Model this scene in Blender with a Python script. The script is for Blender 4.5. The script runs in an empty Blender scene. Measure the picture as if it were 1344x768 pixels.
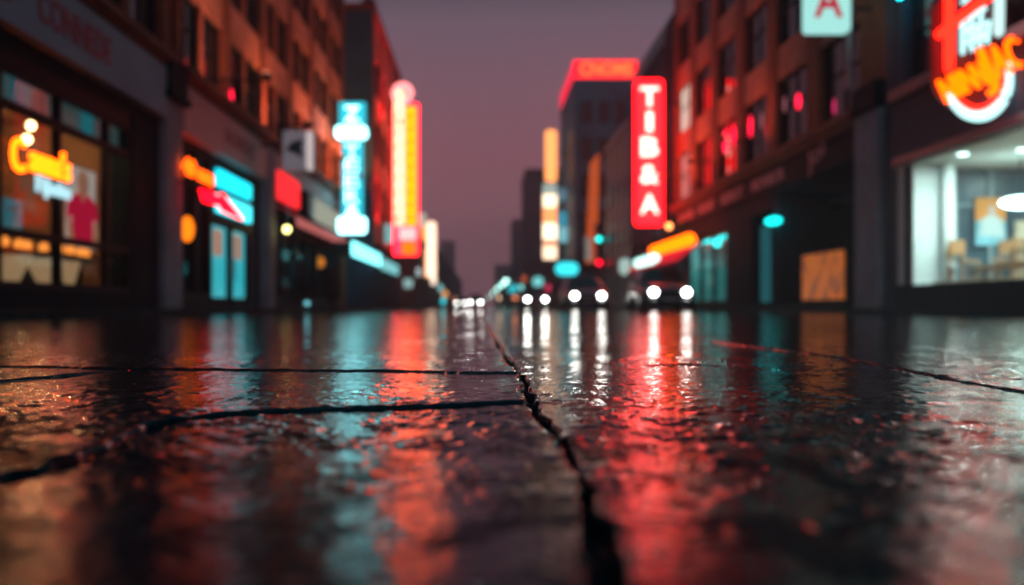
import bpy, math, random
import numpy as np
from mathutils import Vector
R = math.radians
random.seed(7)
C = bpy.context.scene.collection
S = bpy.context.scene

# ------------------------------------------------------------------ camera
cam_d = bpy.data.cameras.new('camera')
cam = bpy.data.objects.new('camera', cam_d); C.objects.link(cam); S.camera = cam
CZ = 0.16
cam.location = (0, 0, CZ); cam.rotation_euler = (R(90), 0, 0)
cam_d.lens = 35.0; cam_d.sensor_width = 36.0
cam_d.shift_x = 40/1344; cam_d.shift_y = 18/1344
cam_d.clip_start = 0.02; cam_d.clip_end = 3000
cam_d.dof.use_dof = True; cam_d.dof.focus_distance = 2.0; cam_d.dof.aperture_fstop = 2.0

# ------------------------------------------------------------------ world (dusk, city glow at the horizon)
w = bpy.data.worlds.new('World'); S.world = w; w.use_nodes = True
nt = w.node_tree; nt.nodes.clear()
wo = nt.nodes.new('ShaderNodeOutputWorld'); bg = nt.nodes.new('ShaderNodeBackground')
tc = nt.nodes.new('ShaderNodeTexCoord'); sp = nt.nodes.new('ShaderNodeSeparateXYZ'); rp = nt.nodes.new('ShaderNodeValToRGB')
sky = nt.nodes.new('ShaderNodeTexSky'); sky.sky_type = 'NISHITA'; sky.sun_disc = False
sky.sun_elevation = R(1.0); sky.sun_rotation = R(200)
nt.links.new(tc.outputs['Generated'], sp.inputs[0]); nt.links.new(sp.outputs['Z'], rp.inputs[0])
e = rp.color_ramp.elements
e[0].position = 0.0; e[0].color = (0.470, 0.200, 0.250, 1)
e[1].position = 1.0; e[1].color = (0.018, 0.125, 0.170, 1)
for p, c in ((0.07, (0.370, 0.152, 0.190)), (0.15, (0.300, 0.118, 0.155)), (0.275, (0.175, 0.115, 0.155)), (0.31, (0.085, 0.075, 0.105)), (0.36, (0.016, 0.045, 0.066)), (0.50, (0.014, 0.085, 0.120))):
    q = e.new(p); q.color = (*c, 1)
mx = nt.nodes.new('ShaderNodeMix'); mx.data_type = 'RGBA'; mx.blend_type = 'ADD'; mx.inputs[0].default_value = 0.004
nt.links.new(rp.outputs[0], mx.inputs[6]); nt.links.new(sky.outputs[0], mx.inputs[7])
nt.links.new(mx.outputs[2], bg.inputs[0]); bg.inputs[1].default_value = 1.0
nt.links.new(bg.outputs[0], wo.inputs[0])
sun_d = bpy.data.lights.new('sun', 'SUN'); sun_d.energy = 0.03; sun_d.angle = R(20); sun_d.color = (1.0, 0.72, 0.70)
sun = bpy.data.objects.new('sun', sun_d); C.objects.link(sun); sun.rotation_euler = (R(70), 0, R(20))
S.view_settings.view_transform = 'Standard'; S.view_settings.look = 'None'
S.view_settings.gamma = 1.0; S.view_settings.exposure = 0.0
S.cycles.use_denoising = True
S.cycles.max_bounces = 6; S.cycles.diffuse_bounces = 2; S.cycles.glossy_bounces = 4
S.cycles.transparent_max_bounces = 12; S.cycles.volume_bounces = 0
S.cycles.sample_clamp_indirect = 6.0; S.cycles.sample_clamp_direct = 0.0
S.cycles.caustics_reflective = False; S.cycles.caustics_refractive = False

# ------------------------------------------------------------------ helpers
def mat(name, col, rough=0.6, metal=0.0, emit=None, es=0.0, noise=0.0, nscale=3.0, bump=0.0, bscale=20.0, spec=0.5):
    m = bpy.data.materials.new(name); m.use_nodes = True
    n = m.node_tree.nodes; l = m.node_tree.links; b = n['Principled BSDF']
    b.inputs['Base Color'].default_value = (*col, 1); b.inputs['Roughness'].default_value = rough
    b.inputs['Metallic'].default_value = metal; b.inputs['Specular IOR Level'].default_value = spec
    if emit: b.inputs['Emission Color'].default_value = (*emit, 1); b.inputs['Emission Strength'].default_value = es
    if noise or bump:
        t = n.new('ShaderNodeTexCoord')
    if noise:
        x = n.new('ShaderNodeTexNoise'); x.inputs['Scale'].default_value = nscale; x.inputs['Detail'].default_value = 6
        x.inputs['Roughness'].default_value = 0.65
        l.new(t.outputs['Object'], x.inputs['Vector'])
        r = n.new('ShaderNodeValToRGB'); r.color_ramp.elements[0].position = 0.3; r.color_ramp.elements[1].position = 0.7
        r.color_ramp.elements[0].color = (*[c*(1-noise) for c in col], 1)
        r.color_ramp.elements[1].color = (*[min(1, c*(1+noise)) for c in col], 1)
        l.new(x.outputs['Fac'], r.inputs[0]); l.new(r.outputs[0], b.inputs['Base Color'])
    if bump:
        x = n.new('ShaderNodeTexNoise'); x.inputs['Scale'].default_value = bscale; x.inputs['Detail'].default_value = 4
        l.new(t.outputs['Object'], x.inputs['Vector'])
        bp = n.new('ShaderNodeBump'); bp.inputs['Distance'].default_value = bump; bp.inputs['Strength'].default_value = 1
        l.new(x.outputs['Fac'], bp.inputs['Height']); l.new(bp.outputs[0], b.inputs['Normal'])
    return m

def glow(name, col, strength=1.0):
    "a light-giving surface: lit tube, lamp, backlit acrylic"
    m = bpy.data.materials.new(name); m.use_nodes = True
    n = m.node_tree.nodes; l = m.node_tree.links; n.remove(n['Principled BSDF'])
    em = n.new('ShaderNodeEmission'); em.inputs[0].default_value = (*col, 1); em.inputs[1].default_value = strength
    l.new(em.outputs[0], n['Material Output'].inputs[0])
    return m

def brick_mat(name, col, mortar):
    m = bpy.data.materials.new(name); m.use_nodes = True
    n = m.node_tree.nodes; l = m.node_tree.links; b = n['Principled BSDF']
    t = n.new('ShaderNodeTexCoord'); s = n.new('ShaderNodeSeparateXYZ'); c = n.new('ShaderNodeCombineXYZ'); a = n.new('ShaderNodeMath'); a.operation = 'ADD'
    l.new(t.outputs['Object'], s.inputs[0]); l.new(s.outputs['X'], a.inputs[0]); l.new(s.outputs['Y'], a.inputs[1])
    l.new(a.outputs[0], c.inputs[0]); l.new(s.outputs['Z'], c.inputs[1])
    k = n.new('ShaderNodeTexBrick'); k.inputs['Scale'].default_value = 1.0
    k.inputs['Brick Width'].default_value = 0.24; k.inputs['Row Height'].default_value = 0.08; k.inputs['Mortar Size'].default_value = 0.008
    k.inputs['Color1'].default_value = (*col, 1); k.inputs['Color2'].default_value = (*[x*0.7 for x in col], 1)
    k.inputs['Mortar'].default_value = (*mortar, 1)
    l.new(c.outputs[0], k.inputs['Vector'])
    x = n.new('ShaderNodeTexNoise'); x.inputs['Scale'].default_value = 0.8; x.inputs['Detail'].default_value = 6; l.new(t.outputs['Object'], x.inputs['Vector'])
    mm = n.new('ShaderNodeMix'); mm.data_type = 'RGBA'; mm.blend_type = 'MULTIPLY'; mm.inputs[0].default_value = 0.55
    l.new(k.outputs['Color'], mm.inputs[6]); l.new(x.outputs['Fac'], mm.inputs[7]); l.new(mm.outputs[2], b.inputs['Base Color'])
    b.inputs['Roughness'].default_value = 0.7; b.inputs['Specular IOR Level'].default_value = 0.15
    return m

def glass_mat(name, tint=(0.8, 0.9, 0.9), refl=0.05):
    m = bpy.data.materials.new(name); m.use_nodes = True
    n = m.node_tree.nodes; l = m.node_tree.links; n.remove(n['Principled BSDF'])
    tr = n.new('ShaderNodeBsdfTransparent'); tr.inputs[0].default_value = (*tint, 1)
    gl = n.new('ShaderNodeBsdfGlossy'); gl.inputs['Roughness'].default_value = 0.03
    fr = n.new('ShaderNodeFresnel'); fr.inputs[0].default_value = 1.45
    ge = n.new('ShaderNodeNewGeometry'); k1 = n.new('ShaderNodeMath'); k1.operation = 'SUBTRACT'; k1.inputs[0].default_value = 1.0; l.new(ge.outputs['Backfacing'], k1.inputs[1])
    k2 = n.new('ShaderNodeMath'); k2.operation = 'MULTIPLY'; l.new(k1.outputs[0], k2.inputs[0]); k3 = n.new('ShaderNodeMath'); k3.operation = 'MULTIPLY'; k3.inputs[1].default_value = 0.22; l.new(fr.outputs[0], k3.inputs[0]); l.new(k3.outputs[0], k2.inputs[1])
    mxx = n.new('ShaderNodeMixShader'); l.new(k2.outputs[0], mxx.inputs[0]); l.new(tr.outputs[0], mxx.inputs[1]); l.new(gl.outputs[0], mxx.inputs[2])
    l.new(mxx.outputs[0], n['Material Output'].inputs[0])
    return m

WL = {}
def wloc(o):
    return WL.get(o.name, Vector((0, 0, 0))) if o is not None else Vector((0, 0, 0))
def tag(o, label=None, cat=None, group=None, kind=None):
    if label: o['label'] = label
    if cat: o['category'] = cat
    if group: o['group'] = group
    if kind: o['kind'] = kind
    return o
def thing(name, label, cat, loc, group=None):
    o = bpy.data.objects.new(name, None); C.objects.link(o); o.empty_display_size = 0.2
    o.location = loc; WL[o.name] = Vector(loc)
    return tag(o, label, cat, group)
def copy_tree(o, parent=None):
    c = o.copy(); C.objects.link(c); c.parent = parent
    for ch in KIDS.get(o.name, []): copy_tree(ch, c)
    return c
KIDS = {}

class MB:
    def __init__(s): s.v = []; s.f = []
    def add(s, vs, fs):
        k = len(s.v); s.v += [tuple(p) for p in vs]; s.f += [tuple(i+k for i in q) for q in fs]; return s
    def box(s, x0, x1, y0, y1, z0, z1):
        x0, x1 = sorted((x0, x1)); y0, y1 = sorted((y0, y1)); z0, z1 = sorted((z0, z1))
        return s.add([(x0,y0,z0),(x1,y0,z0),(x1,y1,z0),(x0,y1,z0),(x0,y0,z1),(x1,y0,z1),(x1,y1,z1),(x0,y1,z1)],
                     [(0,3,2,1),(4,5,6,7),(0,1,5,4),(1,2,6,5),(2,3,7,6),(3,0,4,7)])
    def quad(s, a, b, c, d): return s.add([a, b, c, d], [(0, 1, 2, 3)])
    def tube(s, pts, r, n=10, caps=True):
        pts = [Vector(p) for p in pts]; rs = r if isinstance(r, (list, tuple)) else [r]*len(pts)
        rings = []
        for i, p in enumerate(pts):
            d = (pts[min(i+1, len(pts)-1)] - pts[max(i-1, 0)]).normalized()
            a = Vector((0, 0, 1)) if abs(d.z) < 0.9 else Vector((1, 0, 0))
            u = d.cross(a).normalized(); v = d.cross(u).normalized()
            rings.append([p + (u*math.cos(2*math.pi*k/n) + v*math.sin(2*math.pi*k/n))*rs[i] for k in range(n)])
        vs = [q for ring in rings for q in ring]; fs = []
        for i in range(len(pts)-1):
            for k in range(n): fs.append((i*n+k, i*n+(k+1) % n, (i+1)*n+(k+1) % n, (i+1)*n+k))
        if caps: fs += [tuple(range(n))[::-1], tuple((len(pts)-1)*n+k for k in range(n))]
        return s.add(vs, fs)
    def capsule(s, a, b, r, n=12):
        a = Vector(a); b = Vector(b); d = (b-a).normalized()
        pts = [a - d*r*math.cos(t) for t in (0.15, 0.6, 1.1)] + [a, b] + [b + d*r*math.cos(t) for t in (1.1, 0.6, 0.15)]
        rs = [r*math.sin(t) for t in (0.15, 0.6, 1.1)] + [r, r] + [r*math.sin(t) for t in (1.1, 0.6, 0.15)]
        return s.tube(pts, rs, n)
    def ball(s, c, r, sx=1, sy=1, sz=1, n=14, m=9):
        vs = [(c[0], c[1], c[2]-r*sz)]
        for i in range(1, m):
            t = math.pi*i/m
            for k in range(n): a = 2*math.pi*k/n; vs.append((c[0]+r*sx*math.sin(t)*math.cos(a), c[1]+r*sy*math.sin(t)*math.sin(a), c[2]-r*sz*math.cos(t)))
        vs.append((c[0], c[1], c[2]+r*sz)); fs = []
        for k in range(n): fs.append((0, 1+(k+1) % n, 1+k))
        for i in range(m-2):
            for k in range(n): fs.append((1+i*n+k, 1+i*n+(k+1) % n, 1+(i+1)*n+(k+1) % n, 1+(i+1)*n+k))
        L = len(vs)-1
        for k in range(n): fs.append((L, 1+(m-2)*n+k, 1+(m-2)*n+(k+1) % n))
        return s.add(vs, fs)
    def prism(s, poly, o, right, up, nrm, depth):
        "polygon in (right, up) coordinates, extruded along nrm by depth"
        o, right, up, nrm = Vector(o), Vector(right), Vector(up), Vector(nrm)
        n = len(poly); a = [o + right*p[0] + up*p[1] for p in poly]; b = [q + nrm*depth for q in a]
        return s.add(a+b, [tuple(range(n))[::-1], tuple(range(n, 2*n))] + [(k, (k+1) % n, n+(k+1) % n, n+k) for k in range(n)])
    def rounded(s, w_, h_, r, o, right, up, nrm, depth, n=6):
        poly = []
        for cx, cy, a0 in ((w_/2-r, h_/2-r, 0), (-w_/2+r, h_/2-r, 90), (-w_/2+r, -h_/2+r, 180), (w_/2-r, -h_/2+r, 270)):
            for k in range(n+1):
                a = R(a0 + 90*k/n); poly.append((cx+r*math.cos(a), cy+r*math.sin(a)))
        return s.prism(poly, o, right, up, nrm, depth)
    def text(s, body, size, o, right, up, nrm, depth=0.03, bold=0.0, width=None, rot=0.0):
        cu = bpy.data.curves.new('t', 'FONT'); cu.body = body; cu.size = size; cu.extrude = depth/2; cu.offset = bold
        cu.align_x = 'CENTER'; cu.align_y = 'CENTER'; cu.resolution_u = 3
        ob = bpy.data.objects.new('t', cu); C.objects.link(ob); bpy.context.view_layer.update()
        me = bpy.data.meshes.new_from_object(ob.evaluated_get(bpy.context.evaluated_depsgraph_get()))
        vs = [v.co.copy() for v in me.vertices]; fs = [tuple(p.vertices) for p in me.polygons]
        bpy.data.objects.remove(ob); bpy.data.curves.remove(cu); bpy.data.meshes.remove(me)
        if not vs: return s
        x0 = min(v.x for v in vs); x1 = max(v.x for v in vs); y0 = min(v.y for v in vs); y1 = max(v.y for v in vs)
        kx = width/(x1-x0) if width else 1.0; cr, sr = math.cos(R(rot)), math.sin(R(rot))
        o, right, up, nrm = Vector(o), Vector(right), Vector(up), Vector(nrm); out = []
        for v in vs:
            a = (v.x-(x0+x1)/2)*kx; b = v.y-(y0+y1)/2
            out.append(o + right*(a*cr-b*sr) + up*(a*sr+b*cr) + nrm*(v.z+depth/2))
        return s.add(out, fs)
    def build(s, name, m, parent=None, label=None, cat=None, group=None, kind=None, smooth=False, bevel=0.0):
        vs = np.array(s.v, dtype=float)
        if parent is None: o = Vector(((vs[:,0].min()+vs[:,0].max())/2, (vs[:,1].min()+vs[:,1].max())/2, vs[:,2].min()))
        else: o = Vector(((vs[:,0].min()+vs[:,0].max())/2, (vs[:,1].min()+vs[:,1].max())/2, (vs[:,2].min()+vs[:,2].max())/2))
        me = bpy.data.meshes.new(name); me.from_pydata([tuple(Vector(v)-o) for v in s.v], [], s.f); me.update()
        me.materials.append(m)
        if smooth:
            for p in me.polygons: p.use_smooth = True
        ob = bpy.data.objects.new(name, me); C.objects.link(ob)
        if parent is not None: ob.parent = parent; ob.location = o - wloc(parent); KIDS.setdefault(parent.name, []).append(ob)
        else: ob.location = o
        WL[ob.name] = o
        if bevel:
            md = ob.modifiers.new('bevel', 'BEVEL'); md.width = bevel; md.segments = 2; md.limit_method = 'ANGLE'
        return tag(ob, label, cat, group, kind)

XL, XR = -7.0, 10.0           # street walls, left and right
XP, YP, ZP = Vector((1,0,0)), Vector((0,1,0)), Vector((0,0,1))
F = dict(right=XP, up=ZP, nrm=-YP)         # faces back down the street (towards the camera)
L_ = dict(right=YP, up=ZP, nrm=XP)         # faces the street from the left wall
R_ = dict(right=-YP, up=ZP, nrm=-XP)       # faces the street from the right wall

M = {}
M['brick'] = brick_mat('red brick', (0.46, 0.13, 0.065), (0.20, 0.12, 0.09))
M['plaster'] = mat('terracotta render', (0.50, 0.22, 0.15), 0.5, noise=0.25, nscale=1.5, bump=0.004, spec=0.02)
M['stone'] = mat('pale grey stone', (0.28, 0.31, 0.37), 0.6, noise=0.25, nscale=1.2, bump=0.004, spec=0.02)
M['fascia'] = mat('painted fascia', (0.34, 0.42, 0.50), 0.45, noise=0.15, nscale=0.8, spec=0.02)
M['dark'] = mat('dark painted metal', (0.004, 0.020, 0.030), 0.6, noise=0.3, nscale=2, spec=0.02)
M['dkwall'] = mat('dark rendered wall', (0.012, 0.040, 0.056), 0.7, noise=0.35, nscale=0.7, bump=0.004, spec=0.02)
M['slate'] = mat('slate blue wall', (0.022, 0.080, 0.130), 0.7, noise=0.3, nscale=0.5, spec=0.02)
M['tealwall'] = mat('teal cladding', (0.02, 0.075, 0.10), 0.35, noise=0.3, nscale=0.6)
M['glassdark'] = mat('window glass', (0.006, 0.012, 0.016), 0.08, noise=0.4, nscale=0.6)
M['glass'] = glass_mat('shop glass')
M['frame'] = mat('window frame', (0.008, 0.018, 0.026), 0.4, spec=0.02)
M['warmwall'] = mat('warm brown interior', (0.36, 0.19, 0.11), 0.7, noise=0.2, nscale=1.0, spec=0.02)
M['white'] = mat('white interior paint', (0.72, 0.74, 0.72), 0.6, noise=0.06)
M['blueglass'] = mat('blue grey partition', (0.06, 0.10, 0.13), 0.3, noise=0.3, nscale=1.0)
M['wood'] = mat('tan wood', (0.40, 0.20, 0.09), 0.5, noise=0.35, nscale=6)
M['cloth'] = mat('cream cloth', (0.62, 0.45, 0.30), 0.8, noise=0.15)
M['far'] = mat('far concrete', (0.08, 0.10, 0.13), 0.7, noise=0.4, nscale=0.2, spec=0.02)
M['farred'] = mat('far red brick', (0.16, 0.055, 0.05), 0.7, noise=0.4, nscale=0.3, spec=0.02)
M['black'] = mat('black cloth', (0.012, 0.013, 0.017), 0.7, noise=0.3)
M['skin'] = mat('skin', (0.42, 0.22, 0.15), 0.5, noise=0.08, nscale=10)
M['steel'] = mat('brushed steel', (0.30, 0.32, 0.34), 0.35, 1.0, noise=0.2)
M['pavement'] = mat('wet paving', (0.012, 0.032, 0.042), 0.55, noise=0.4, nscale=1.4, bump=0.006, bscale=9, spec=0.02)
M['kerb'] = mat('wet kerb stone', (0.014, 0.034, 0.046), 0.6, noise=0.4, nscale=3, bump=0.003, spec=0.02)

def FB(mb, side, X, y0, y1, z0, z1, n0, n1):
    out = 1 if side < 0 else -1
    return mb.box(X+out*n0, X+out*n1, y0, y1, z0, z1)

# ------------------------------------------------------------------ the wet road: one sheet with real joints and swells
def perlin(x, y, seed=0):
    xi = np.floor(x).astype(np.int64); yi = np.floor(y).astype(np.int64); xf = x-xi; yf = y-yi
    def g(ix, iy):
        h = (ix*374761393 + iy*668265263 + seed*974634777) & 0x7fffffff
        h = ((h ^ (h >> 13))*1274126177) & 0x7fffffff; h = h ^ (h >> 16)
        a = (h & 0xffff)*(2*np.pi/65536.0); return np.cos(a), np.sin(a)
    u = xf*xf*xf*(xf*(xf*6-15)+10); v = yf*yf*yf*(yf*(yf*6-15)+10)
    def d(ix, iy, fx, fy): gx, gy = g(ix, iy); return gx*fx+gy*fy
    a = d(xi, yi, xf, yf); b = d(xi+1, yi, xf-1, yf); c = d(xi, yi+1, xf, yf-1); e_ = d(xi+1, yi+1, xf-1, yf-1)
    return (a*(1-u)+b*u)*(1-v) + (c*(1-u)+e_*u)*v

def G(px, py):
    d = 1307*CZ/(py-402.0); return ((px-632.0)/1307*d, d)
# (points on the ground, half width, depth, step up on the far / right side)
CRACKS = [
    ([G(625, 408), G(640, 425), G(650, 448), G(665, 470), G(684, 495), G(700, 535), G(742, 590), G(772, 650), G(792, 720), G(806, 790)], 0.0115, 0.022, 0.0, 0),
    ([G(-260, 655), G(-80, 640), G(0, 634), G(70, 617), G(140, 590), G(200, 562), G(300, 546), G(420, 541), G(560, 537), G(703, 532), (0.4, 2.05)], 0.011, 0.010, 0.0055, 1),
    ([G(-500, 486), G(0, 482), G(130, 484), G(300, 487), G(450, 488), G(560, 489), G(682, 494), (0.5, 2.3)], 0.011, 0.008, 0.0045, 1),
    ([G(-200, 516), G(0, 503), G(70, 497), G(150, 486)], 0.014, 0.009, 0.006, 1),
    ([G(930, 448), G(980, 455), G(1100, 470), G(1160, 481), G(1250, 500), G(1344, 516), G(1500, 543)], 0.012, 0.010, 0.003, -1),
    ([G(850, 480), G(905, 479), G(945, 481)], 0.018, 0.008, 0.003, -1),
]
def road_height(x, y):
    global groove_shade, damp; dn = np.clip((1.75-y)/0.6, 0, 1); da_ = perlin(x*11.0, y*6.5, 51)+0.6*perlin(x*26, y*17, 52)+0.4*perlin(x*60, y*42, 53); df_ = perlin(x*1.3, y*0.7, 54)+0.4*perlin(x*6, y*4, 55)
    damp = np.maximum(np.clip((da_+0.0)*5, 0, 1)*dn, np.clip((df_-0.22)*5, 0, 1)*0.4)
    groove_shade = np.zeros(x.shape)  # groove mask: takes off reflection so the recesses read as black shade
    h = 0.0022*perlin(x*1.3, y*0.9, 1) + 0.0012*perlin(x*4.1+3, y*3.3, 2)
    nearf = np.clip(1.0 - (np.abs(y)-3.0)/7.0, 0, 1)
    ay = np.abs(y); b = 0.0042*perlin(x*13, y*10, 3)*np.clip((7-ay)/4, 0.0, 1) + 0.0034*perlin(x*34, y*26, 4)*np.clip((4.2-ay)/2.4, 0, 1) + 0.0019*perlin(x*75, y*58, 14)*np.clip((2.4-ay)/1.2, 0, 1)
    patch = np.clip(0.75+1.4*perlin(x*1.9, y*1.1, 9), 0.25, 1.5)
    b = np.maximum(b, -0.00025+0.0008*perlin(x*1.6+9, y*1.2, 31))                              # water fills the lowest dips
    h = h + b*nearf*patch
    # pits in the surface
    pit = perlin(x*22+7, y*12, 12); h = h - 0.004*np.clip(pit-0.42, 0, 1)*nearf*3
    wx = x + 0.010*perlin(x*9, y*9, 5) + 0.006*perlin(x*19, y*19, 25) + 0.002*perlin(x*35, y*35, 6); wy = y + 0.020*perlin(x*8+5, y*8, 7) + 0.010*perlin(x*20, y*18, 26) + 0.003*perlin(x*30, y*30, 8)
    wy = wy + 0.07*perlin(x*1.7+2, y*0.8, 33)*np.clip((y-2.2)/1.0, 0, 1) + 0.03*perlin(x*5, y*3, 34)*np.clip((y-1.6)/1.0, 0, 1)
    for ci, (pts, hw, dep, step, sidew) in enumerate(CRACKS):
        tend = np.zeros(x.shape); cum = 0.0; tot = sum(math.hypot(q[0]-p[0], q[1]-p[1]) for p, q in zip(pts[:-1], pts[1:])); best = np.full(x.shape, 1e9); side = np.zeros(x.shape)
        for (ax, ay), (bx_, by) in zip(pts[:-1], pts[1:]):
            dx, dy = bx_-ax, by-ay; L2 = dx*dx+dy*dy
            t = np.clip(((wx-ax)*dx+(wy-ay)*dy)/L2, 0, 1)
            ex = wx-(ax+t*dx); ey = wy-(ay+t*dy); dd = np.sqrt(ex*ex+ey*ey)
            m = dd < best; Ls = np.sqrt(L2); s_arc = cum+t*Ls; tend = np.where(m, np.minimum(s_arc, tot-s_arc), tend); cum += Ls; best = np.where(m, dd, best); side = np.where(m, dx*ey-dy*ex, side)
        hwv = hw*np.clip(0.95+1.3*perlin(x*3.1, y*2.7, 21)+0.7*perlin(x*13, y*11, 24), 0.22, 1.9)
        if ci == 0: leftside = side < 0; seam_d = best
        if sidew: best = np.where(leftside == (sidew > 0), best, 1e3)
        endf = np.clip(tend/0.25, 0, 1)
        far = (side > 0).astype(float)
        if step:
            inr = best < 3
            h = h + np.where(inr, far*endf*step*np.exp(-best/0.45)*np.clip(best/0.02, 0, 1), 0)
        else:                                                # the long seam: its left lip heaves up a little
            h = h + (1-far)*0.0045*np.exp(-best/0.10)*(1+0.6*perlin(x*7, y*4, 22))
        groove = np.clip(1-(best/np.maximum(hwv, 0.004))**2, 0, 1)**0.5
        h = h - dep*groove*(0.9+0.2*perlin(x*25, y*25, 23)); groove_shade[...] = np.maximum(groove_shade, np.clip(groove*1.4-0.15, 0, 1)*np.clip(0.85+0.8*perlin(x*30, y*22, 27), 0, 1))
    return h

rows = list(1/np.linspace(1/0.40, 1/11.0, 900))
y_ = rows[-1]; st = (rows[-1]-rows[-2])
while y_ < 610: st *= 1.08; y_ += min(st, 12); rows.append(y_)
rows = [-22, -14, -8, -4, -2, -1, -0.4, 0.0, 0.2, 0.3] + rows
rows = np.array(rows); NC = 640
u = np.linspace(0, 1, NC+1)
def half(W, d):
    c = np.maximum(0.26*np.abs(d), 0.10); k = np.arcsinh(W/c); return c[:, None]*np.sinh(k[:, None]*u[None, :])
KL, KR = -5.2, 8.9
left = -half(-KL, rows)[:, ::-1]; right = half(KR, rows)[:, 1:]
GX = np.concatenate([left, right], axis=1); GY = np.repeat(rows[:, None], GX.shape[1], axis=1)
GZ = road_height(GX, GY)
GZ = np.where(rows[:, None] < 0.1, GZ*0.2, GZ)
nr, ncx = GX.shape
co = np.stack([GX, GY, GZ], -1).reshape(-1, 3).astype(np.float32)
ii = np.arange(nr-1)[:, None]*ncx + np.arange(ncx-1)[None, :]
quads = np.stack([ii, ii+1, ii+ncx+1, ii+ncx], -1).reshape(-1, 4).astype(np.int32)
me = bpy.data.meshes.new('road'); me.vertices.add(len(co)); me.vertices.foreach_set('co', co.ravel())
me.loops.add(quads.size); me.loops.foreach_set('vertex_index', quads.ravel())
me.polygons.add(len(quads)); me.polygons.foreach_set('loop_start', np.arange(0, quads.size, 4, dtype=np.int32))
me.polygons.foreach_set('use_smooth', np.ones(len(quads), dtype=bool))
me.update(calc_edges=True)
at_ = me.attributes.new('groove_shade', 'FLOAT', 'POINT'); at_.data.foreach_set('value', groove_shade.reshape(-1).astype(np.float32)); at2 = me.attributes.new('damp', 'FLOAT', 'POINT'); at2.data.foreach_set('value', damp.reshape(-1).astype(np.float32))
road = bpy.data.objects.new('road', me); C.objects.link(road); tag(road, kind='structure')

rm = bpy.data.materials.new('wet asphalt'); rm.use_nodes = True
n = rm.node_tree.nodes; l = rm.node_tree.links; b = n['Principled BSDF']
t = n.new('ShaderNodeTexCoord')
def nz(scale, detail=4, rough=0.55, vec=None):
    x = n.new('ShaderNodeTexNoise'); x.inputs['Scale'].default_value = scale; x.inputs['Detail'].default_value = detail
    x.inputs['Roughness'].default_value = rough; l.new(vec or t.outputs['Object'], x.inputs['Vector']); return x.outputs['Fac']
def mr(inp, a0, a1, b0, b1):
    x = n.new('ShaderNodeMapRange'); x.inputs[1].default_value = a0; x.inputs[2].default_value = a1; x.inputs[3].default_value = b0; x.inputs[4].default_value = b1
    l.new(inp, x.inputs[0]); return x.outputs[0]
grain = nz(260, 3); blot = nz(2.3, 5)
cr = n.new('ShaderNodeValToRGB'); cr.color_ramp.elements[0].position = 0.35; cr.color_ramp.elements[1].position = 0.75
cr.color_ramp.elements[0].color = (0.0008, 0.010, 0.015, 1); cr.color_ramp.elements[1].color = (0.003, 0.022, 0.032, 1)
l.new(grain, cr.inputs[0]); l.new(cr.outputs[0], b.inputs['Base Color'])
da = n.new('ShaderNodeAttribute'); da.attribute_name = 'groove_shade'
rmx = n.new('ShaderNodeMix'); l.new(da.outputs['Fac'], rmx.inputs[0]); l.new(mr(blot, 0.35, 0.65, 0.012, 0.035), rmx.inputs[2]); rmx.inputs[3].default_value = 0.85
db = n.new('ShaderNodeAttribute'); db.attribute_name = 'damp'
rm2 = n.new('ShaderNodeMix'); l.new(db.outputs['Fac'], rm2.inputs[0]); l.new(rmx.outputs[0], rm2.inputs[2]); rm2.inputs[3].default_value = 0.17
l.new(rm2.outputs[0], b.inputs['Roughness'])
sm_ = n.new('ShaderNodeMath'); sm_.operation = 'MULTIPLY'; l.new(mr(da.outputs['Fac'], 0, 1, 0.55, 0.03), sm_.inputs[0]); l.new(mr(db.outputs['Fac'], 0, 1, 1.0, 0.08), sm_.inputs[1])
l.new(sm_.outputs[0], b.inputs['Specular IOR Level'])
b.inputs['IOR'].default_value = 1.27
patch = mr(nz(1.1, 3), 0.40, 0.62, 0.45, 1.0)
b1 = n.new('ShaderNodeBump'); b1.inputs['Distance'].default_value = 0.0019; l.new(nz(55, 4), b1.inputs['Height']); l.new(patch, b1.inputs['Strength'])
b2 = n.new('ShaderNodeBump'); b2.inputs['Distance'].default_value = 0.0006; l.new(nz(150, 3), b2.inputs['Height']); l.new(b1.outputs[0], b2.inputs['Normal'])
b2.inputs['Strength'].default_value = 0.8
vo = n.new('ShaderNodeTexVoronoi'); vo.inputs['Scale'].default_value = 42; l.new(t.outputs['Object'], vo.inputs['Vector'])
dr = n.new('ShaderNodeMath'); dr.operation = 'MULTIPLY'
l.new(mr(vo.outputs['Distance'], 0.10, 0.26, 1.0, 0.0), dr.inputs[0])
sc_ = n.new('ShaderNodeSeparateColor'); l.new(vo.outputs['Color'], sc_.inputs[0])
l.new(mr(sc_.outputs[0], 0.55, 0.60, 0.0, 1.0), dr.inputs[1])
b3 = n.new('ShaderNodeBump'); b3.inputs['Distance'].default_value = 0.0045; l.new(dr.outputs[0], b3.inputs['Height']); l.new(b2.outputs[0], b3.inputs['Normal'])
l.new(b3.outputs[0], b.inputs['Normal'])
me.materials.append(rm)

g = MB().box(-75, 75, -28, 612, -0.30, -0.06); g.build('ground', M['dkwall'], kind='structure')
def pav(x0, x1, kx0, kx1):
    mb = MB().box(x0, x1, -22, 610, -0.05, 0.10); mb.build('pavement', M['pavement'], kind='structure')
    kb = MB()
    y = -22.0
    while y < 240: kb.box(kx0, kx1, y+0.006, y+0.994 if y < 90 else y+9.99, -0.05, 0.106); y += 1 if y < 90 else 10
    kb.build('kerb', M['kerb'], kind='structure', bevel=0.01)
pav(-11.0, KL-0.2, KL-0.2, KL)
pav(KR+0.2, 16.0, KR, KR+0.2)

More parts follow.
